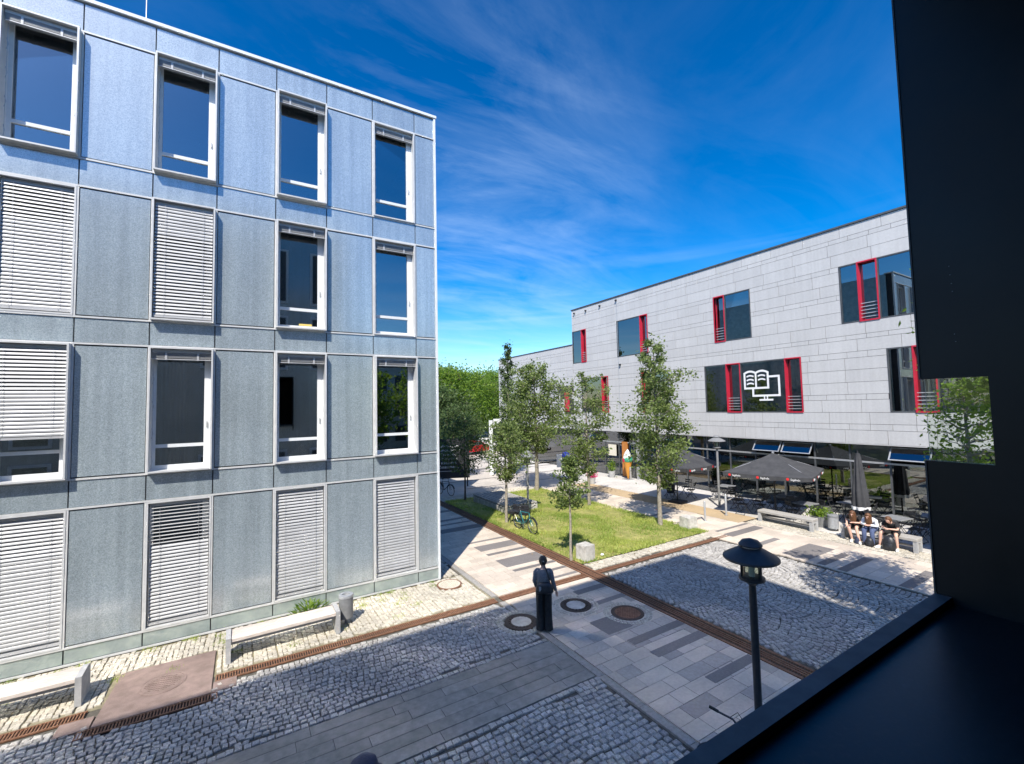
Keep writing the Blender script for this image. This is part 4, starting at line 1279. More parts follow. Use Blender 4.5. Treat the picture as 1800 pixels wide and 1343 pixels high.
# what stands behind the viewpoint and shows in the panes
nb = thing('neighbour_building','pale building behind the viewpoint, seen mirrored in the office panes','building',(24,-38,0))
MB().box(-16,16,-6,6,0,13.5).build('wall', MT['housewall'], nb)
MB().box(-16.2,16.2,-6.2,6.2,13.51,13.8).build('roof_slab', MT['winframe'], nb)
for i in range(12):
    for j in range(4): unitbox(MT['winframe'], nb, 'window', -14.6+i*2.5, -13.2+i*2.5, 6.0, 6.04, .9+j*3.3, 2.9+j*3.3)
for i, (x,y,h,cr) in enumerate([(9.5,-17,9.5,3.4),(17,-20,10.5,3.8),(26,-23,9.8,3.6)]):
    tree('broad_tree', ('green tree mirrored in the lowest open pane of the office building','wide green tree mirrored beside the pale building','green tree farthest right among the mirrored ones')[i], (x,y,0), h, 1.8, cr, 5000, .2, 60+i, LB_, MT['barkdark'], 'round', .2, 'trees behind the viewpoint', ntw=36)

# ------------------------------------------------------------------ street furniture
def lamp(label, loc, Hl, dark=True, s=1.0):
    t = thing('street_lamp', label, 'street lamp', loc)
    mt = MT['darkmetal'] if dark else MT['greypaint']
    z = Hl
    MB().lathe([(.085*s,0),(.085*s,.02),(.056*s,.04),(.056*s,z-.98),(.05*s,z-.66)], 16).build('pole', mt, t, True)
    MB().lathe([(.06*s,z-.70),(.10*s,z-.66),(.185*s,z-.62),(.185*s,z-.58),(.15*s,z-.57)], 20).build('collar', mt, t, True)
    MB().lathe([(.145*s,z-.575),(.145*s,z-.27)], 20, cap=False).build('glass_cylinder', MT['lampglass'], t, True)
    MB().lathe([(.045*s,z-.57),(.05*s,z-.32),(.04*s,z-.28)], 12).build('bulb', MT['ice'], t, True)
    for i in range(3):
        a = i*2.094+.4
        MB().tube([(.155*s*math.cos(a),.155*s*math.sin(a),z-.60),(.155*s*math.cos(a),.155*s*math.sin(a),z-.24)], .012*s, 6).build('stay', mt, t)
    MB().lathe([(.385*s,z-.315),(.40*s,z-.30),(.395*s,z-.275),(.30*s,z-.215),(.16*s,z-.135),(.145*s,z-.13)], 32).build('shade', mt, t, True)
    MB().lathe([(.125*s,z-.135),(.125*s,z-.095)], 20).build('vent_ring', MT['lightgrey'], t, True)
    MB().lathe([(.165*s,z-.105),(.17*s,z-.09),(.12*s,z-.03),(.03*s,z),(.01*s,z+.005)], 24).build('top_cap', mt, t, True)
    return t
lamp('dark post lamp with a wide hat standing nearest to the window', (6.73,4.10,0), 3.0, True, 1.0)
lamp('grey post lamp standing on the lawn behind the bicycle', (11.55,17.9,0), 3.0, False)
lamp('grey post lamp between the two open parasols', (19.85,13.55,0), 3.5, False)

def bench(label, x0, x1, y0, y1, rot=False, woodm='wood', conc='benchconc'):
    """long axis local x; front at -y"""
    Ln = x1-x0
    t = thing('bench', label, 'bench', (0,0,0))
    for a in (-Ln/2, Ln/2-.09):
        MB().prism([(-.27,0),(.27,0),(.27,.47),(.18,.52),(-.27,.50)], 0, a, a+.09).build('end_panel', MT[conc], t)
    for i in range(3):
        y = -.245+i*.165
        MB().cbox(-Ln/2+.092,Ln/2-.092,y,y+.157,.41,.475,.006).build('seat_plank', MT[woodm], t)
    MB().box(-Ln/2+.092,Ln/2-.092,-.2,.2,.34,.405).build('seat_beam', MT[conc], t)
    return t
b = bench('pale wooden bench with concrete ends beside the grey litter bin', -.24, 1.98, 0, 0); b.location = (.80,11.30,0); b.rotation_euler = (0,0,RAD(1.0))
b = bench('pale wooden bench at the left edge next to the brown asphalt patch', 0, 2.6, 0, 0); b.location = (-3.75,11.22,0)
def cbench(label, y0, y1, x):
    t = thing('bench', label, 'bench', (x+.24,(y0+y1)/2,0))
    h = (y1-y0)/2
    MB().cbox(-.24,.24,-h,h,.38,.47,.012).build('seat_slab', MT['greywood'], t)
    for s in (-1,1):
        a, b2 = (-h+.005,-h+.12) if s < 0 else (h-.12,h-.005)
        MB().box(-.22,-.10,a,b2,0,.378).build('leg', MT['benchconc'], t)
        MB().box(.10,.22,a,b2,0,.378).build('leg', MT['benchconc'], t)
        MB().box(-.10,.10,a+.01,b2-.01,.30,.378).build('leg_bridge', MT['benchconc'], t)
    MB().box(-.03,.03,-h+.12,h-.12,.14,.20).build('stretcher', MT['greywood'], t)
    return t
cbench('empty grey bench beside the planter under the open parasol', 8.95, 11.1, 18.85)
cbench('grey bench with three seated people on it', 5.85, 8.05, 18.95)

# left litter bin
t = thing('litter_bin','dark grey cylindrical litter bin beside the wooden bench','litter bin',(2.12,11.50,0))
MB().tube([(0,0,0),(0,0,.2)], .035, 10).build('post', MT['greypaint'], t)
MB().lathe([(.15,.14),(.165,.15),(.165,.62)], 24).build('drum', MT['greypaint'], t, True)
MB().lathe([(.17,.62),(.175,.64),(.165,.68),(.09,.685),(.085,.60)], 24, cap=False).build('rim', MT['lightgrey'], t, True)
MB().box(-.12,.12,.166,.176,.42,.58).build('flap', MT['lightgrey'], t)
t = thing('litter_bin','pale grey litter bin between the two grey benches','litter bin',(19.75,8.62,0))
MB().tube([(.1,-.1,0),(.1,-.1,.3)], .03, 8).build('post', MT['darkmetal'], t)
MB().lathe([(.17,.10),(.18,.11),(.18,.52)], 20).build('drum', MT['lightgrey'], t, True)
MB().lathe([(.185,.52),(.19,.60),(.17,.62),(.12,.62)], 20).build('rim', MT['greypaint'], t, True)

def block(label, loc, s, h, rz):
    bm_ = bmesh.new()
    bmesh.ops.create_cube(bm_, size=1)
    for v in bm_.verts: v.co = Vector((v.co.x*s, v.co.y*s, (v.co.z+.5)*h))
    bmesh.ops.bevel(bm_, geom=list(bm_.edges), offset=.018, segments=2, affect='EDGES')
    bmesh.ops.subdivide_edges(bm_, edges=[e for e in bm_.edges if e.calc_length() > .2], cuts=5, use_grid_fill=True)
    for v in bm_.verts: v.co += Vector((rnd.gauss(0,.003),rnd.gauss(0,.003),rnd.gauss(0,.003)))
    me = bpy.data.meshes.new('stone_cube'); bm_.to_mesh(me); bm_.free(); me.materials.append(MT['concrete'])
    o = link('stone_cube', me, None, loc, (0,0,rz)); return tag(o, label, 'stone cube')
block('pale stone cube at the near corner of the lawn', (9.72,11.62,0), .46, .50, RAD(4))
block('pale stone cube at the right corner of the lawn beside the steel bollard', (15.55,12.05,0), .50, .48, RAD(-6))
tag(MB().ball((0,0,.05), .07,.05,.045).build('crumpled_paper', MT['logo'], loc=(10.35,11.5,.02)), 'small crumpled white paper on the lawn edge', 'litter')
def bollard(label, loc, h, r=.04, mat='lightgrey'):
    t = thing('bollard', label, 'bollard', loc)
    MB().lathe([(r,0),(r,h-.02),(r*.7,h)], 14).build('post', MT[mat], t, True)
    MB().lathe([(r*1.8,0),(r*1.8,.012)], 14).build('base_plate', MT[mat], t)
bollard('slim steel bollard right of the stone cube', (17.05,12.35,0), .85)
bollard('thicker pale bollard left of the empty grey bench', (18.7,12.45,0), .95, .045, 'lightgrey')

# slatted lounger deck on the lawn
t = thing('lounger_deck','low slatted wooden deck on a pale concrete base on the lawn','deck',(11.55,20.2,0))
MB().cbox(-.92,.92,-1.75,1.75,.0,.30,.02).build('base', MT['concrete'], t)
MB().box(-.90,.90,-1.73,1.73,.302,.312).build('gap_shade_sheet', MT['darkmetal'], t)  # dark sheet below the slats paints shade into their gaps
for i in range(9):
    x = -.9+i*.205
    MB().cbox(x,x+.13,-1.78,1.78,.33,.40,.008).build('slat', MT['greywood'], t)

# ---- parasols
def valance_print(parent, txt_me, a, b, z, n):
    pass
TXT = text_mesh('Segafredo', .20, MT['text'])
def parasol(label, loc, half, rot, zed, zap, nprint=3):
    t = thing('parasol', label, 'parasol', loc, rot-math.pi/4)
    MB().lathe([(.03,0),(.03,zap-.05)], 12).build('pole', MT['darkmetal'], t, True)
    MB().lathe([(.05,zap-.02),(.06,zap+.03),(.01,zap+.06)], 10).build('finial', MT['lightgrey'], t, True)
    MB().cbox(-.35,.35,-.35,.35,0,.08,.01).build('base', MT['darkmetal'], t)
    cs = [(half,half),(-half,half),(-half,-half),(half,-half)]
    m = MB()
    nseg = 10; ns = 12
    for k in range(4):
        a = Vector((*cs[k],zed)); b_ = Vector((*cs[(k+1)%4],zed)); ap = Vector((0,0,zap))
        pr = None
        for i in range(nseg+1):
            u = i/nseg
            row = []
            for j in range(ns+1):
                v = j/ns
                e = a.lerp(b_, v)
                p = ap.lerp(e, u)
                sag = -.05*math.sin(math.pi*u)*1.0 - .05*math.sin(math.pi*v)*u
                p.z += sag
                row.append(tuple(p))
            if pr:
                for j in range(ns): m.quad(pr[j],pr[j+1],row[j+1],row[j])
            pr = row
        last = pr
        pv = [(x,y,z-.17+.012*math.sin(jj*1.7)) for jj, (x,y,z) in enumerate(last)]
        for j in range(ns): m.quad(last[j],last[j+1],pv[j+1],pv[j])
    m.build('canopy', MT['umbrella'], t, True, angle=25)
    for k in range(4):
        MB().tube([(0,0,zap-.08),(cs[k][0]*.98,cs[k][1]*.98,zed-.02)], .012, 6).build('rib', MT['lightgrey'], t)
        MB().tube([(0,0,zap-.62),(cs[k][0]*.5,cs[k][1]*.5,(zap+zed)/2-.06)], .01, 6).build('strut', MT['lightgrey'], t)
    # printed marks on the valance of each side
    for k in range(4):
        a = Vector((*cs[k],0)); b_ = Vector((*cs[(k+1)%4],0))
        d = (b_-a).normalized(); nrm = Vector((d.y,-d.x,0)); ang = math.atan2(d.y,d.x)
        for i in range(nprint):
            v = (i+.5)/nprint if nprint > 1 else .5
            sag = -.05*math.sin(math.pi*v)
            p = a.lerp(b_, v)+nrm*.014
            o = link('lettering', TXT, t, (p.x,p.y,zed+sag-.135), (math.pi/2,0,ang), (.42,.60,1))
            p2 = p-d*.27
            o2 = MB().lathe([(.055,-.001),(.055,.001)], 14).build('red_mark', MT['textred'], t, loc=(p2.x,p2.y,zed+sag-.085))
            o2.rotation_euler = (math.pi/2,0,ang)
    return t
parasol('open black parasol with printed valance right of the post lamp', (20.34,11.13,0), 1.66, 1.08, 2.02, 2.78)
parasol('open black parasol partly hidden behind the tall slender tree', (19.21,15.48,0), 1.55, .89, 2.0, 2.9)
parasol('open black parasol cut off by the dark window surround', (20.6,4.1,0), 1.66, .9, 1.95, 2.7)
t = thing('parasol','closed black parasol standing behind the seated people','parasol',(21.0,8.15,0))
MB().lathe([(.03,0),(.03,3.05)], 10).build('pole', MT['darkmetal'], t, True)
MB().cbox(-.35,.35,-.35,.35,0,.08,.01).build('base', MT['darkmetal'], t)
MB().loft([(0,0,.78,.27,.25),(0,0,1.0,.29,.27),(0,0,1.5,.25,.23),(0,0,2.2,.17,.16),(0,0,2.75,.10,.10),(0,0,2.95,.06,.06)], 40, .16, 8).build('canopy', MT['umbrella'], t, True, angle=70)
MB().loft([(0,0,.74,.29,.27),(0,0,.86,.305,.285)], 40, .14, 8).build('valance', MT['text'], t, True, angle=70)

# ---- cafe chairs and tables
def chair_proto():
    t = thing('folding_chair','x','chair')
    def sl(p, q, r=.011): return MB().tube([p,q], r, 6)
    for s in (-1,1):
        sl((s*.2,-.22,0),(s*.2,.16,.46)).build('leg', MT['darkmetal'], t)
        MB().tube([(s*.18,.24,0),(s*.18,-.10,.46),(s*.18,-.22,.86)], .011, 6).build('back_leg', MT['darkmetal'], t)
    for i in range(5):
        y = -.16+i*.08
        MB().box(-.2,.2,y,y+.055,.45,.465).build('seat_slat', MT['darkmetal'], t)
    for i in range(2): MB().box(-.19,.19,-.20-.02*i,-.185-.02*i,.68+i*.11,.74+i*.11).build('back_slat', MT['darkmetal'], t)
    sl((-.2,-.2,.03),(.2,-.2,.03)).build('stretcher', MT['darkmetal'], t)
    return t
def table_proto():
    t = thing('bistro_table','x','table')
    MB().cbox(-.36,.36,-.36,.36,.71,.74,.008).build('table_top', MT['greypaint'], t)
    for s in (-1,1):
        MB().tube([(s*.3,-.3,0),(s*.3,.3,.71)], .012, 6).build('leg', MT['darkmetal'], t)
        MB().tube([(s*.27,.3,0),(s*.27,-.3,.71)], .012, 6).build('leg', MT['darkmetal'], t)
    return t
ch0, tb0 = chair_proto(), table_proto()
CL = [((20.3,16.2),'under the parasol behind the slender tree'),((21.6,14.3),'between the two open parasols'),((20.0,12.15),'under the open parasol by the post lamp'),((21.3,11.2),'under the open parasol near the glass front'),((20.5,9.95),'beside the green planter under the parasol'),((22.0,8.9),'behind the closed parasol by the glass front'),((20.55,6.9),'behind the bench with the seated people'),((21.9,6.2),'beside the parasol cut off by the window surround')]
used = [False, False]
def place(src, k, loc, rz, label, group):
    if not used[k]: o = src; used[k] = True
    else: o = copy_tree(src)
    o.location = loc; o.rotation_euler = (0,0,rz)
    o['label'] = label; o['group'] = group
for (x,y), wh in CL:
    place(tb0, 1, (x,y,0), rnd.uniform(-.3,.3), 'dark square cafe table '+wh, 'cafe tables on the terrace')
    a0 = rnd.random()*6
    for i in range(4):
        a = a0+i*math.pi/2+rnd.gauss(0,.12); d = rnd.uniform(.55,.72)
        place(ch0, 0, (x+d*math.cos(a), y+d*math.sin(a), 0), a+math.pi/2, 'dark slatted folding chair '+wh, 'folding chairs '+wh)

# ---- planters
def planter(label, loc, r, h, n, lh, leaf, mat, seed, wide=1.0):
    t = thing('planter', label, 'planter', loc)
    MB().lathe([(r*.75,0),(r,h),(r*.93,h),(r*.9,h-.06)], 18).build('pot', MT[mat], t, True)
    g = np.random.default_rng(seed)
    P0 = g.normal(0,1,(n,3))*np.array([r*.55*wide,r*.55*wide,lh*.35])+np.array([0,0,h+lh*.5])
    s = .05*g.uniform(.6,1.3,n)
    a = g.normal(0,1,(n,3)); a /= np.linalg.norm(a,axis=1)[:,None]
    b2 = np.cross(a, g.normal(0,1,(n,3))); b2 /= np.linalg.norm(b2,axis=1)[:,None]
    P = np.stack([P0-a*s[:,None],P0+b2*s[:,None]*.6,P0+a*s[:,None],P0-b2*s[:,None]*.6],1)
    link('foliage', np_mesh('foliage', P.reshape(-1,3), np.arange(n*4).reshape(n,4), leaf, np.repeat(g.random(n),4)), t)
    return t
planter('green leafy planter behind the empty grey bench', (20.05,9.2,0), .32, .42, 500, .3, LB_, 'greypaint', 1, 1.2)
planter('pink flowering pot at the edge of the terrace', (19.3,22.2,0), .24, .42, 420, .3, MT['petal'], 'benchconc', 2)
planter('pale pot with spiky green plant at the cafe entrance', (22.1,23.3,0), .26, .45, 420, .6, LB_, 'benchconc', 3)
planter('dark pot with shrub beside the entrance fin', (20.9,17.3,0), .28, .5, 420, .5, LC, 'darkmetal', 4)

planter('leafy pot plant behind the second top floor pane of the office building', (-1.15,FY+.52,10.55), .16, .22, 260, .75, LB_, 'benchconc', 21)
planter('small pot plant behind the third top floor pane of the office building', (1.3,FY+.5,10.55), .14, .25, 140, .35, LC, 'benchconc', 22)
planter('bushy pot plant behind the rightmost open pane of the office building', (3.7,FY+.52,3.6), .16, .25, 260, .6, LC, 'benchconc', 23)

# ---- ice cream cone sculpture
t = thing('ice_cream_sculpture','giant ice cream cone figure standing at the cafe entrance','sculpture',(22.35,22.0,0))
MB().lathe([(.02,.02),(.06,.1),(.27,1.1),(.30,1.16)], 20).build('wafer_cone', MT['cone'], t, True)
MB().ball((0,-.06,1.35), .29,.27,.28,16,10).build('mint_scoop', MT['icegreen'], t, True)
MB().ball((-.06,.14,1.27), .22,.2,.22,14,9).build('raspberry_scoop', MT['icered'], t, True)
MB().loft([(0,0,1.42,.29,.28),(0,0,1.6,.26,.25),(0,0,1.8,.17,.17),(.02,0,1.97,.06,.06),(.03,0,2.03,.02,.02)], 18, .05, 3).build('cream_swirl', MT['ice'], t, True)
MB().box(-.06,.06,-.25,-.19,0,.85).build('support', MT['greywood'], t)
MB().cbox(-.3,.3,-.3,.3,0,.03,.005).build('base', MT['greypaint'], t)

# ---- signs
t = thing('notice_board','tall black board with white lettering in the shade by the building corner','sign',(11.35,27.0,0), RAD(-24))
MB().box(-1.35,1.35,-.04,.04,.55,3.1).build('board', MT['darkmetal'], t)
for s in (-1.2,1.2): MB().box(s-.04,s+.04,-.03,.03,0,.55).build('leg', MT['darkmetal'], t)
for i, s in enumerate(['Lebensraum','Gemeinsam im','Forschen','Universität','studieren','Zusammen...']):
    link('lettering', text_mesh(s, .26, MT['text']), t, (0,-.045,2.55-i*.27), (math.pi/2,0,0))
MB().box(-.6,.6,-.05,-.042,1.0,1.02).build('white_line', MT['text'], t)
t = thing('signpost','white signpost with small white panel at the plaza entrance','sign',(15.9,29.6,0), RAD(-25))
MB().box(-.14,.14,-.1,.1,0,4.1).build('post', MT['whiteframe'], t)
MB().box(.2,1.0,-.04,.04,3.5,4.2).build('panel', MT['whiteframe'], t)
MB().box(.1,.25,-.02,.02,3.7,3.8).build('bracket', MT['lightgrey'], t)
t = thing('post_sign','thin post with a white and a blue panel behind the lawn','sign',(18.8,24.6,0), RAD(-30))
MB().tube([(0,0,0),(0,0,1.9)], .025, 8).build('post', MT['lightgrey'], t)
MB().cbox(-.42,-.05,-.02,.02,.85,1.75,.01).build('white_panel', MT['whiteframe'], t)
MB().lathe([(.26,-.015),(.26,.015)], 18).build('blue_panel', MT['blue'], t, loc=(.2,-.03,1.65)).rotation_euler = (math.pi/2,0,0)

# ---- bicycles
def bicycle(label, loc, rz, frame, lean=.06, bags=False):
    t = thing('bicycle', label, 'bicycle', loc, rz)
    t.rotation_euler = (lean,0,rz)
    R_ = .335
    for x in (-.53,.53):
        wv = MB().torus((x,0,R_), R_-.02, .02, 1, 28, 6).build('wheel', MT['rubber'], t, True)
        m = MB()
        for i in range(14):
            a = 2*math.pi*i/14
            m.tube([(x,0,R_),(x+(R_-.03)*math.cos(a),0,R_+(R_-.03)*math.sin(a))], .0022, 3)
        m.torus((x,0,R_), R_-.045, .008, 1, 28, 5)
        m.build('spokes', MT['chrome'], wv)
    F_ = MT[frame]
    bb=(-.08,0,.29); seat=(-.24,0,.78); head=(.38,0,.82); hl=(.41,0,.66); rear=(-.53,0,R_); fr=(.53,0,R_)
    m = MB()
    for p,q,r_ in ((bb,seat,.017),(seat,head,.016),(bb,hl,.019),(head,hl,.02)): m.tube([p,q], r_, 8)
    for s in (-.05,.05):
        m.tube([(bb[0],s*.6,bb[2]),(rear[0],s,rear[2])], .01, 6); m.tube([(seat[0],s*.4,seat[2]-.04),(rear[0],s,rear[2])], .009, 6)
        m.tube([(hl[0],s*.5,hl[2]),(fr[0],s,fr[2])], .012, 6)
    m.build('frame', F_, t, True)
    MB().tube([head,(.34,0,1.0)], .014, 8).tube([(.34,-.29,1.02),(.40,-.12,1.01),(.36,0,1.0),(.40,.12,1.01),(.34,.29,1.02)], .013, 8).build('handlebar', MT['darkmetal'], t, True)
    for s in (-1,1): MB().tube([(.345,s*.29,1.02),(.31,s*.40,1.03)], .019, 8).build('grip', MT['rubber'], t, True)
    MB().tube([(.39,.15,1.02),(.50,.12,1.06),(.52,0,.95),(.45,0,.7)], .004, 4).build('brake_cable', MT['rubber'], t)
    MB().tube([seat,(-.27,0,.95)], .013, 8).build('seat_post', MT['chrome'], t)
    MB().loft([(0,0,-.02,.13,.05),(-.02,0,.02,.145,.075),(-.03,0,.045,.13,.068)], 14).build('saddle', MT['bag'], t, True, loc=(-.27,0,.96))
    MB().torus((-.08,0,.29), .085, .006, 1, 20, 4).tube([(-.08,-.05,.29),(-.02,-.05,.14)], .008, 5).tube([(-.08,.05,.29),(-.14,.05,.44)], .008, 5).build('crankset', MT['chrome'], t)
    m = MB()
    for x in (-.53,.53):
        pts = [(x+.37*math.cos(a), 0, R_+.37*math.sin(a)) for a in [math.pi*(.1+.8*i/8) for i in range(9)]]
        for i in range(8):
            p, q = pts[i], pts[i+1]; m.quad((p[0],-.028,p[2]),(q[0],-.028,q[2]),(q[0],.028,q[2]),(p[0],.028,p[2]))
    m.build('mudguards', MT['darkmetal'], t)
    m = MB()
    m.box(-.78,-.36,-.06,.06,.71,.725); m.tube([(-.74,.05,.71),(rear[0],.06,rear[2])], .006, 4); m.tube([(-.74,-.05,.71),(rear[0],-.06,rear[2])], .006, 4)
    m.build('rear_rack', MT['darkmetal'], t)
    if bags:
        MB().cbox(-.75,-.4,.07,.2,.38,.70,.03).build('pannier', MT['bag'], t)
        MB().cbox(-.75,-.4,-.2,-.07,.38,.70,.03).build('pannier', MT['bag'], t)
    return t
bicycle('teal bicycle parked on the lawn beside the young tree', (9.82,15.45,.03), RAD(-88), 'teal', .10, False)
bicycle('dark bicycle parked in the shade in front of the black board', (10.15,24.7,-.01), RAD(-75), 'darkmetal', .05)
bicycle('dark bicycle just below the window sill with only its handlebar showing', (5.05,3.62,0), RAD(-2), 'darkmetal', .05)
bicycle('silver bicycle far back on the plaza near the signpost', (14.6,30.6,-.02), RAD(20), 'lightgrey', .04)
t = thing('cargo_cart','black padded seat bag lying on the lawn behind the bicycle','bag',(10.25,16.6,.03), RAD(-60))
MB().cbox(-.45,.45,-.2,.2,.42,.56,.03).build('seat_pad', MT['bag'], t)
for x in (-.38,.38):
    for y in (-.15,.15): MB().tube([(x,y,0),(x*.95,y,.42)], .015, 6).build('leg', MT['darkmetal'], t)
MB().cbox(-.4,.4,.12,.2,.56,.78,.03).build('back_pad', MT['bag'], t)
t['label'] = 'low black padded seat standing on the lawn beside the bicycle'; t['category'] = 'seat'; t.name = 'padded_seat'

# ---- cars far back
def car(label, loc, rz, paint):
    t = thing('parked_car', label, 'car', loc, rz)
    prof = [(-2.1,.35),(-2.15,.75),(-1.9,.95),(-1.2,1.0),(-.7,1.42),(.9,1.45),(1.6,1.0),(2.1,.9),(2.15,.35)]
    MB().prism(prof, 1, -.85, .85).build('body', MT[paint], t)
    MB().prism([(-1.1,1.02),(-.66,1.37),(.86,1.39),(1.45,1.02)], 1, -.86, .86).build('windows', MT['winframe'], t)
    for x in (-1.35,1.35):
        for s in (-1,1):
            w_ = MB().torus((x,s*.76,.32), .24, .085, 1, 18, 6).build('wheel', MT['rubber'], t, True)
            MB().ball((x,s*.78,.32), .17,.06,.17).build('rim', MT['chrome'], w_, True)
    for s in (-.6,.6): MB().box(2.13,2.18,s-.2,s+.2,.62,.78).build('headlight', MT['ice'], t)
    return t
car('red car parked under the distant trees', (21.0,44.0,-.02), RAD(15), 'carred')
car('white car parked beyond the plaza near the signpost', (25.2,47.5,-.02), RAD(5), 'carwhite')
car('white car half hidden behind the shaded tree', (17.4,42.5,-.02), RAD(10), 'carwhite')

# ---- weed shrub at the bench
t = thing('weed_shrub','bright green weed growing at the building foot behind the bench','plant',(1.42,12.45,0))
g = np.random.default_rng(5); n = 150
a = g.uniform(0,2*np.pi,n); rr = g.random(n)**.6*.34
P0 = np.stack([rr*np.cos(a)*1.2, rr*np.sin(a)*.55, .05+.28*g.random(n)*(1.2-rr/.4)],-1)
d = np.stack([np.cos(a),np.sin(a)*.6,g.uniform(.1,1.2,n)],-1); d /= np.linalg.norm(d,axis=1)[:,None]
sd_ = np.cross(d,[0,0,1.]); sd_ /= np.linalg.norm(sd_,axis=1)[:,None]
P = np.stack([P0, P0+d*.08+sd_*.022, P0+d*.17, P0+d*.08-sd_*.022],1)
link('leaves', np_mesh('leaves', P.reshape(-1,3), np.arange(n*4).reshape(n,4), LB_, np.repeat(g.random(n),4)), t)
m = MB()
for i in range(10):
    a = rnd.random()*6.28; m.tube([(0,0,0),(.15*math.cos(a),.08*math.sin(a),.15),(.25*math.cos(a),.12*math.sin(a),.26)], [.006,.005,.002], 4)
m.build('stems', MT['leafA'], t)

# ------------------------------------------------------------------ people
def skin_mesh(name, J, Eg, mat, parent, root):
    names = list(J)
    me = bpy.data.meshes.new(name)
    me.from_pydata([J[n][0] for n in names], [(names.index(a),names.index(b)) for a,b in Eg], [])
    me.materials.append(mat)
    o = link(name, me, parent)
    md = o.modifiers.new('skin','SKIN'); md.use_smooth_shade = True
    for i, n in enumerate(names):
        r_ = J[n][1]
        sv = me.skin_vertices[0].data[i]
        sv.radius = r_ if isinstance(r_, tuple) else (r_, r_)
        sv.use_root = n == root
    sb = o.modifiers.new('sub','SUBSURF'); sb.levels = 1; sb.render_levels = 2
    return o
def person(label, loc, rz, P, top, bottom, hairm, hair='short', sleeves=1.0, legs='long', wide=False, extra=None):
    """P: dict of joint positions in local coords (+y is forward)"""
    t = thing('person', label, 'person', loc, rz)
    V_ = {k: Vector(v) for k, v in P.items()}
    J = {'pelvis':(P['pelvis'],(.13,.10)),'waist':(P['waist'],(.115,.085)),'chest':(P['chest'],(.14,.10)),'neck':(P['neck'],.05),'jaw':(P['jaw'],(.062,.07)),'skull':(P['skull'],(.078,.095)),'crown':(P['crown'],(.055,.06))}
    Eg = [('pelvis','waist'),('waist','chest'),('chest','neck'),('neck','jaw'),('jaw','skull'),('skull','crown')]
    for s in 'LR':
        J['sh'+s] = (P['sh'+s],.052); J['el'+s] = (P['el'+s],.04); J['wr'+s] = (P['wr'+s],.026)
        Eg += [('chest','sh'+s),('sh'+s,'el'+s),('el'+s,'wr'+s)]
        wv, ev = V_['wr'+s], V_['el'+s]
        d = (wv-ev).normalized(); side = d.cross(Vector((0,0,1)))
        side = side.normalized() if side.length > .1 else Vector((0,1,0))
        sg = 1 if s == 'R' else -1
        dn = side.cross(d)
        pm = wv+d*.07
        J['pm'+s] = (tuple(pm),(.034,.018)); Eg.append(('wr'+s,'pm'+s))
        for i, ln in enumerate((.062,.075,.07,.052)):
            b0 = pm+side*(.027-.018*i)+d*.015; b1 = b0+d*ln*.55-dn*.006; b2 = b1+d*ln*.4-dn*.02
            for q, (pp, rr_) in enumerate(((b0,.0095),(b1,.0085),(b2,.007))): J[f'f{s}{i}{q}'] = (tuple(pp), rr_)
            Eg += [('pm'+s,f'f{s}{i}0'),(f'f{s}{i}0',f'f{s}{i}1'),(f'f{s}{i}1',f'f{s}{i}2')]
        th0 = wv+d*.03+side*sg*.03; th1 = th0+d*.04+side*sg*.022
        J['t'+s+'0'] = (tuple(th0),.0105); J['t'+s+'1'] = (tuple(th1),.008); Eg += [('wr'+s,'t'+s+'0'),('t'+s+'0','t'+s+'1')]
        J['hip'+s] = (P['hip'+s],.085); J['kn'+s] = (P['kn'+s],.056); J['an'+s] = (P['an'+s],.036); J['toe'+s] = (P['toe'+s],(.034,.022))
        cf = V_['kn'+s].lerp(V_['an'+s], .3)
        J['cf'+s] = (tuple(cf),.054)
        Eg += [('pelvis','hip'+s),('hip'+s,'kn'+s),('kn'+s,'cf'+s),('cf'+s,'an'+s),('an'+s,'toe'+s)]
    skin_mesh('body', J, Eg, MT['skin'], t, 'pelvis')
    # clothing shells
    def along(pts, radii, mat, name, k=12):
        return MB().tube(pts, radii, k).build(name, MT[mat], t, True, angle=80)
    def shell(secs, mat, name, k=18):
        """secs: (point, side radius, depth radius) along the spine; sections stay level with the side axis"""
        pts = [Vector(s_[0]) for s_ in secs]; rs = []
        for i, (p, rx, ry) in enumerate(secs):
            d = (pts[min(i+1,len(pts)-1)]-pts[max(i-1,0)]).normalized()
            ax = Vector((1,0,0)); bx = d.cross(ax).normalized()
            rs.append([pts[i]+ax*rx*math.cos(2*math.pi*j/k)*(1+.02*math.sin(3*j+i))+bx*ry*math.sin(2*math.pi*j/k)*(1+.03*math.sin(2*j+i)) for j in range(k)])
        return MB().rings(rs).build(name, MT[mat], t, True, angle=80)
    pv, ws, cs, nk = V_['pelvis'], V_['waist'], V_['chest'], V_['neck']
    shv = (V_['shL']+V_['shR'])/2
    shell([(pv+(pv-ws)*.15,.165,.125),(pv.lerp(ws,.4),.163,.122),(ws,.150,.112),(ws.lerp(cs,.6),.165,.122),(cs.lerp(shv,.5),.175,.120),(shv-Vector((0,0,.012)),.182,.092),(shv.lerp(nk,.25),.150,.082),(shv.lerp(nk,.55),.085,.066)], top, 'shirt')
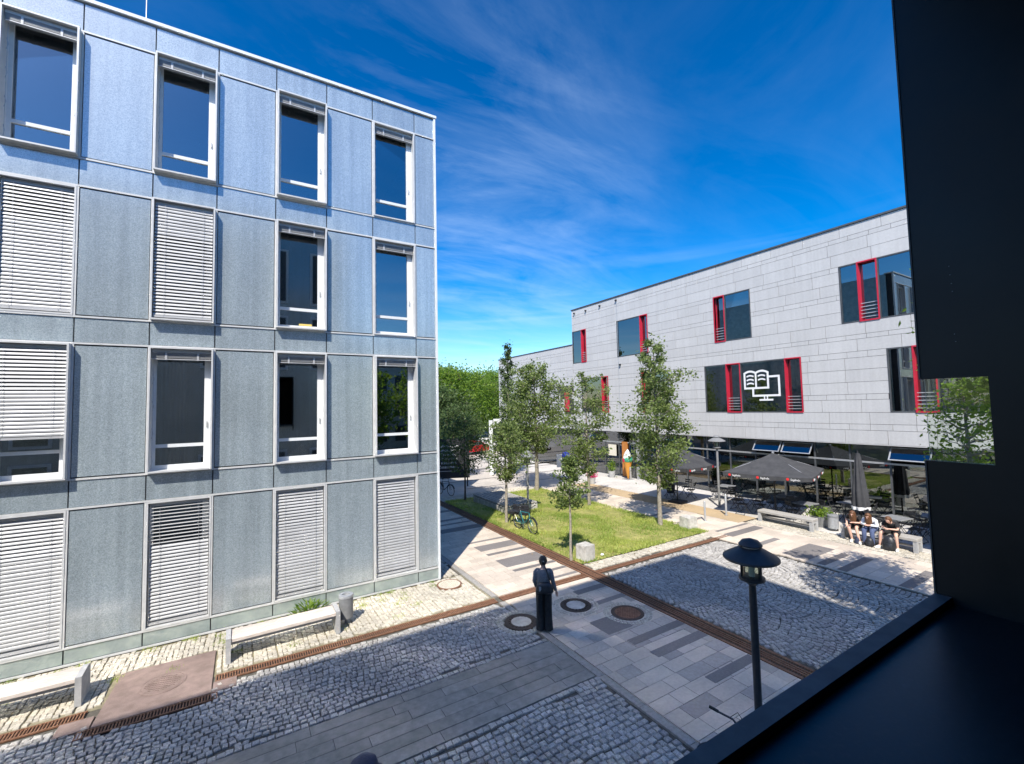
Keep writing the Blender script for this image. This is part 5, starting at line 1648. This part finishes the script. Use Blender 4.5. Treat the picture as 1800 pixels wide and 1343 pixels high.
    for s in 'LR':
        a, b_, c = V_['sh'+s], V_['el'+s], V_['wr'+s]
        if sleeves >= 1: along([a+(shv-a)*.45-Vector((0,0,.01)),a+(shv-a)*.12-Vector((0,0,.012)),a.lerp(b_,.2),a.lerp(b_,.6),b_,b_.lerp(c,.5),c.lerp(b_,.06)], [.05,.056,.058,.054,.05,.044,.04], top, 'sleeve')
        else: along([a+(shv-a)*.25,a,a.lerp(b_,.65)], [.06,.066,.062], top, 'sleeve')
        h_, k_, n_ = V_['hip'+s], V_['kn'+s], V_['an'+s]
        if legs == 'long':
            if wide:
                MB().loft([(h_.x,h_.y,h_.z+.06,.088,.11),(h_.x,h_.y,h_.z,.098,.118),(h_.x*1.02,h_.y,h_.z-.2,.092,.108),(k_.x,k_.y,k_.z,.086,.10),(k_.x,k_.y-.01,k_.z-.22,.09,.105),(n_.x*1.03,n_.y,n_.z-.05,.10,.125)], 26, .045, 6).build('trouser_leg', MT[bottom], t, True, angle=80)
            else:
                along([h_.lerp(pv,.5),h_,h_.lerp(k_,.5),k_,k_.lerp(n_,.5),n_+(n_-k_)*.02], [.09,.108,.092,.076,.066,.058], bottom, 'trouser_leg')
        else:
            along([h_.lerp(pv,.5),h_,h_.lerp(k_,.45),h_.lerp(k_,.78)], [.09,.112,.10,.092], bottom, 'trouser_leg')
        tv = V_['toe'+s]
        sh_ = 'ice' if legs != 'long' else 'bag'
        fd = (tv-n_); fd.z = 0; fd.normalize()
        m = MB().loft([(0,.02,0,.042,.125),(0,.025,.025,.046,.13),(0,.02,.05,.042,.115),(0,-.03,.085,.036,.055)], 14)
        o = m.build('shoe', MT[sh_], t, True, loc=(n_.x+fd.x*.04, n_.y+fd.y*.04, n_.z-.08))
        o.rotation_euler = (0,0,math.atan2(-fd.x, fd.y))
    shell([(pv+(pv-ws)*.42,.155,.122),(pv+(pv-ws)*.1,.166,.128),(pv.lerp(ws,.35),.152,.117)], bottom, 'waistband')
    # head details: hair, nose, eyes
    jw, sk, cw = V_['jaw'], V_['skull'], V_['crown']
    upv = (cw-jw).normalized(); fwd = Vector((0,1,0)); fwd = (fwd-upv*fwd.dot(upv)).normalized(); rgt = fwd.cross(upv)
    Mh = Matrix((rgt, fwd, upv)).transposed().to_4x4(); Mh.translation = sk
    m = MB().ball((0,.085,-.02), .012,.02,.02,8,5)
    m.ball((-.03,.078,.012), .012,.006,.008,8,5).ball((.03,.078,.012), .012,.006,.008,8,5)
    m.ball((0,.08,-.055), .022,.008,.007,8,5)
    m.xf(Mh); m.build('face', MT['skin'], t, True)
    m = MB()
    rs = []
    for i in range(9):
        ph = -.75+2.3*i/8
        q = math.cos(ph)
        rs.append([(.098*q*math.cos(a)*(1+.03*math.sin(5*a+i)), -.018+.112*q*math.sin(a)-(.03 if i < 4 else 0)*(math.sin(a) > .3), .016+.112*math.sin(ph)) for a in [2*math.pi*j/18 for j in range(18)]])
    m.rings(rs)
    if hair == 'bun': m.ball((0,-.115,.015), .048,.042,.05,12,8)
    if hair == 'long':
        m.loft([(0,-.035,-.34,.07,.035),(0,-.045,-.24,.10,.05),(0,-.035,-.12,.108,.085),(0,-.02,0,.102,.10)], 16, .05, 7)
    m.xf(Mh); m.build('hair', MT[hairm], t, True, angle=80)
    if extra: extra(t, V_)
    return t
STAND = dict(pelvis=(0,0,.93), waist=(0,-.005,1.08), chest=(0,-.01,1.24), neck=(0,-.005,1.40), jaw=(0,.02,1.475), skull=(0,.012,1.545), crown=(0,.005,1.605),
    shL=(-.165,-.01,1.345), shR=(.165,-.01,1.345), elL=(-.205,-.02,1.10), elR=(.215,-.03,1.10), wrL=(-.17,.10,.93), wrR=(.275,.04,.87),
    hipL=(-.085,0,.88), hipR=(.085,0,.88), knL=(-.088,.015,.48), knR=(.088,.015,.48), anL=(-.09,-.02,.085), anR=(.09,-.02,.085), toeL=(-.10,.12,.03), toeR=(.10,.12,.03))
def bag_extra(t, V_):
    MB().loft([(.03,-.17,.88,.17,.05),(.03,-.18,.93,.20,.07),(.03,-.175,1.06,.18,.06),(.03,-.16,1.12,.12,.035)], 16, .03, 4).build('shoulder_bag', MT['bag'], t, True, angle=70)
    MB().tube([(.15,-.14,1.10),(.12,-.125,1.25),(.06,-.09,1.41),(.03,.0,1.43),(0,.09,1.38)], .016, 6).build('bag_strap', MT['bag'], t, True)
    MB().box(-.10,-.05,-.235,-.225,.95,1.05).build('bag_tag', MT['lightgrey'], t)
    MB().tube([(0,-.115,1.57),(.02,-.16,1.585)], .006, 5).build('hair_pin', MT['ice'], t)
person('woman seen from behind in grey top and wide black trousers with shoulder bag', (5.92,8.60,0), RAD(-36), STAND, 'greyknit', 'blackcloth', 'hairdark', 'bun', 1.0, 'long', True, bag_extra)
SIT = dict(pelvis=(0,0,.56), waist=(0,.03,.69), chest=(0,.13,.80), neck=(0,.26,.91), jaw=(0,.355,.915), skull=(0,.375,.98), crown=(0,.36,1.04),
    shL=(-.16,.20,.87), shR=(.16,.20,.87), elL=(-.22,.27,.68), elR=(.22,.27,.68), wrL=(-.07,.42,.70), wrR=(.07,.42,.70),
    hipL=(-.09,.02,.54), hipR=(.09,.02,.54), knL=(-.11,.42,.52), knR=(.12,.42,.52), anL=(-.11,.40,.085), anR=(.13,.40,.085), toeL=(-.12,.54,.03), toeR=(.15,.54,.03))
SIT2 = dict(SIT); SIT2.update(knL=(-.10,.40,.52), anL=(-.20,.50,.085), toeL=(-.25,.62,.04), anR=(.05,.36,.085), toeR=(.05,.49,.03), elR=(.24,.16,.74), wrR=(.18,.36,.62))
SIT3 = dict(SIT); SIT3.update(knL=(-.20,.40,.53), knR=(.22,.40,.53), anL=(-.22,.38,.085), anR=(.26,.42,.085), toeL=(-.24,.50,.03), toeR=(.32,.54,.03))
person('seated person with long brown hair, dark top and bare legs, left end of the trio', (19.16,7.62,0), RAD(97), SIT2, 'blackcloth', 'blackcloth', 'hairbrown', 'long', .5, 'short')
person('seated person in pale blue shirt and jeans between two others on the bench', (19.16,7.12,0), RAD(92), SIT, 'whitecloth', 'jeans', 'hairbrown', 'long', 1.0, 'long')
person('seated person in black top and shorts bent forward, right end of the trio', (19.16,6.52,0), RAD(88), SIT3, 'blackcloth', 'blackcloth', 'hairbrown', 'short', .5, 'short')
def backpack(label, loc, rz, mat, s=1.0):
    t = thing('backpack', label, 'backpack', loc, rz)
    MB().loft([(0,0,0,.15*s,.10*s),(0,0,.05*s,.17*s,.12*s),(0,0,.22*s,.16*s,.11*s),(0,0,.36*s,.12*s,.08*s),(0,0,.40*s,.05*s,.04*s)], 16, .03, 4).build('pack', MT[mat], t, True, angle=70)
    MB().loft([(0,-.11*s,.03*s,.11*s,.04*s),(0,-.13*s,.1*s,.12*s,.04*s),(0,-.11*s,.2*s,.10*s,.03*s)], 12).build('front_pocket', MT[mat], t, True, angle=70)
    MB().tube([(-.05,.02,.39*s),(0,.02,.44*s),(.05,.02,.39*s)], .008, 6).build('loop', MT[mat], t)
backpack('large black backpack between the feet of the person in shorts', (18.72,6.52,0), RAD(-90), 'bag', 1.15)
backpack('small dark bag at the feet of the person in jeans', (18.66,7.05,0), RAD(-80), 'bag', .72)
backpack('small purple striped bag lying at the feet of the trio', (18.66,7.42,0), RAD(-95), 'navy', .5)
def hat_extra(t, V_):
    MB().loft([(0,0,1.53,.215,.225),(0,0,1.545,.205,.215),(0,0,1.60,.145,.15),(0,0,1.66,.135,.14),(.01,0,1.715,.11,.115),(.01,0,1.735,.05,.05)], 30, .05, 5).build('hat', MT['navy'], t, True, angle=60)
    MB().loft([(0,-.16,1.0,.15,.07),(0,-.2,1.1,.17,.09),(0,-.19,1.3,.15,.08),(0,-.15,1.4,.08,.04)], 14).build('backpack', MT['bag'], t, True, angle=70)
person('person in a dark hat just entering at the bottom edge', (1.02,4.68,-.03), RAD(-60), STAND, 'navy', 'blackcloth', 'hairdark', 'short', 1.0, 'long', False, hat_extra)
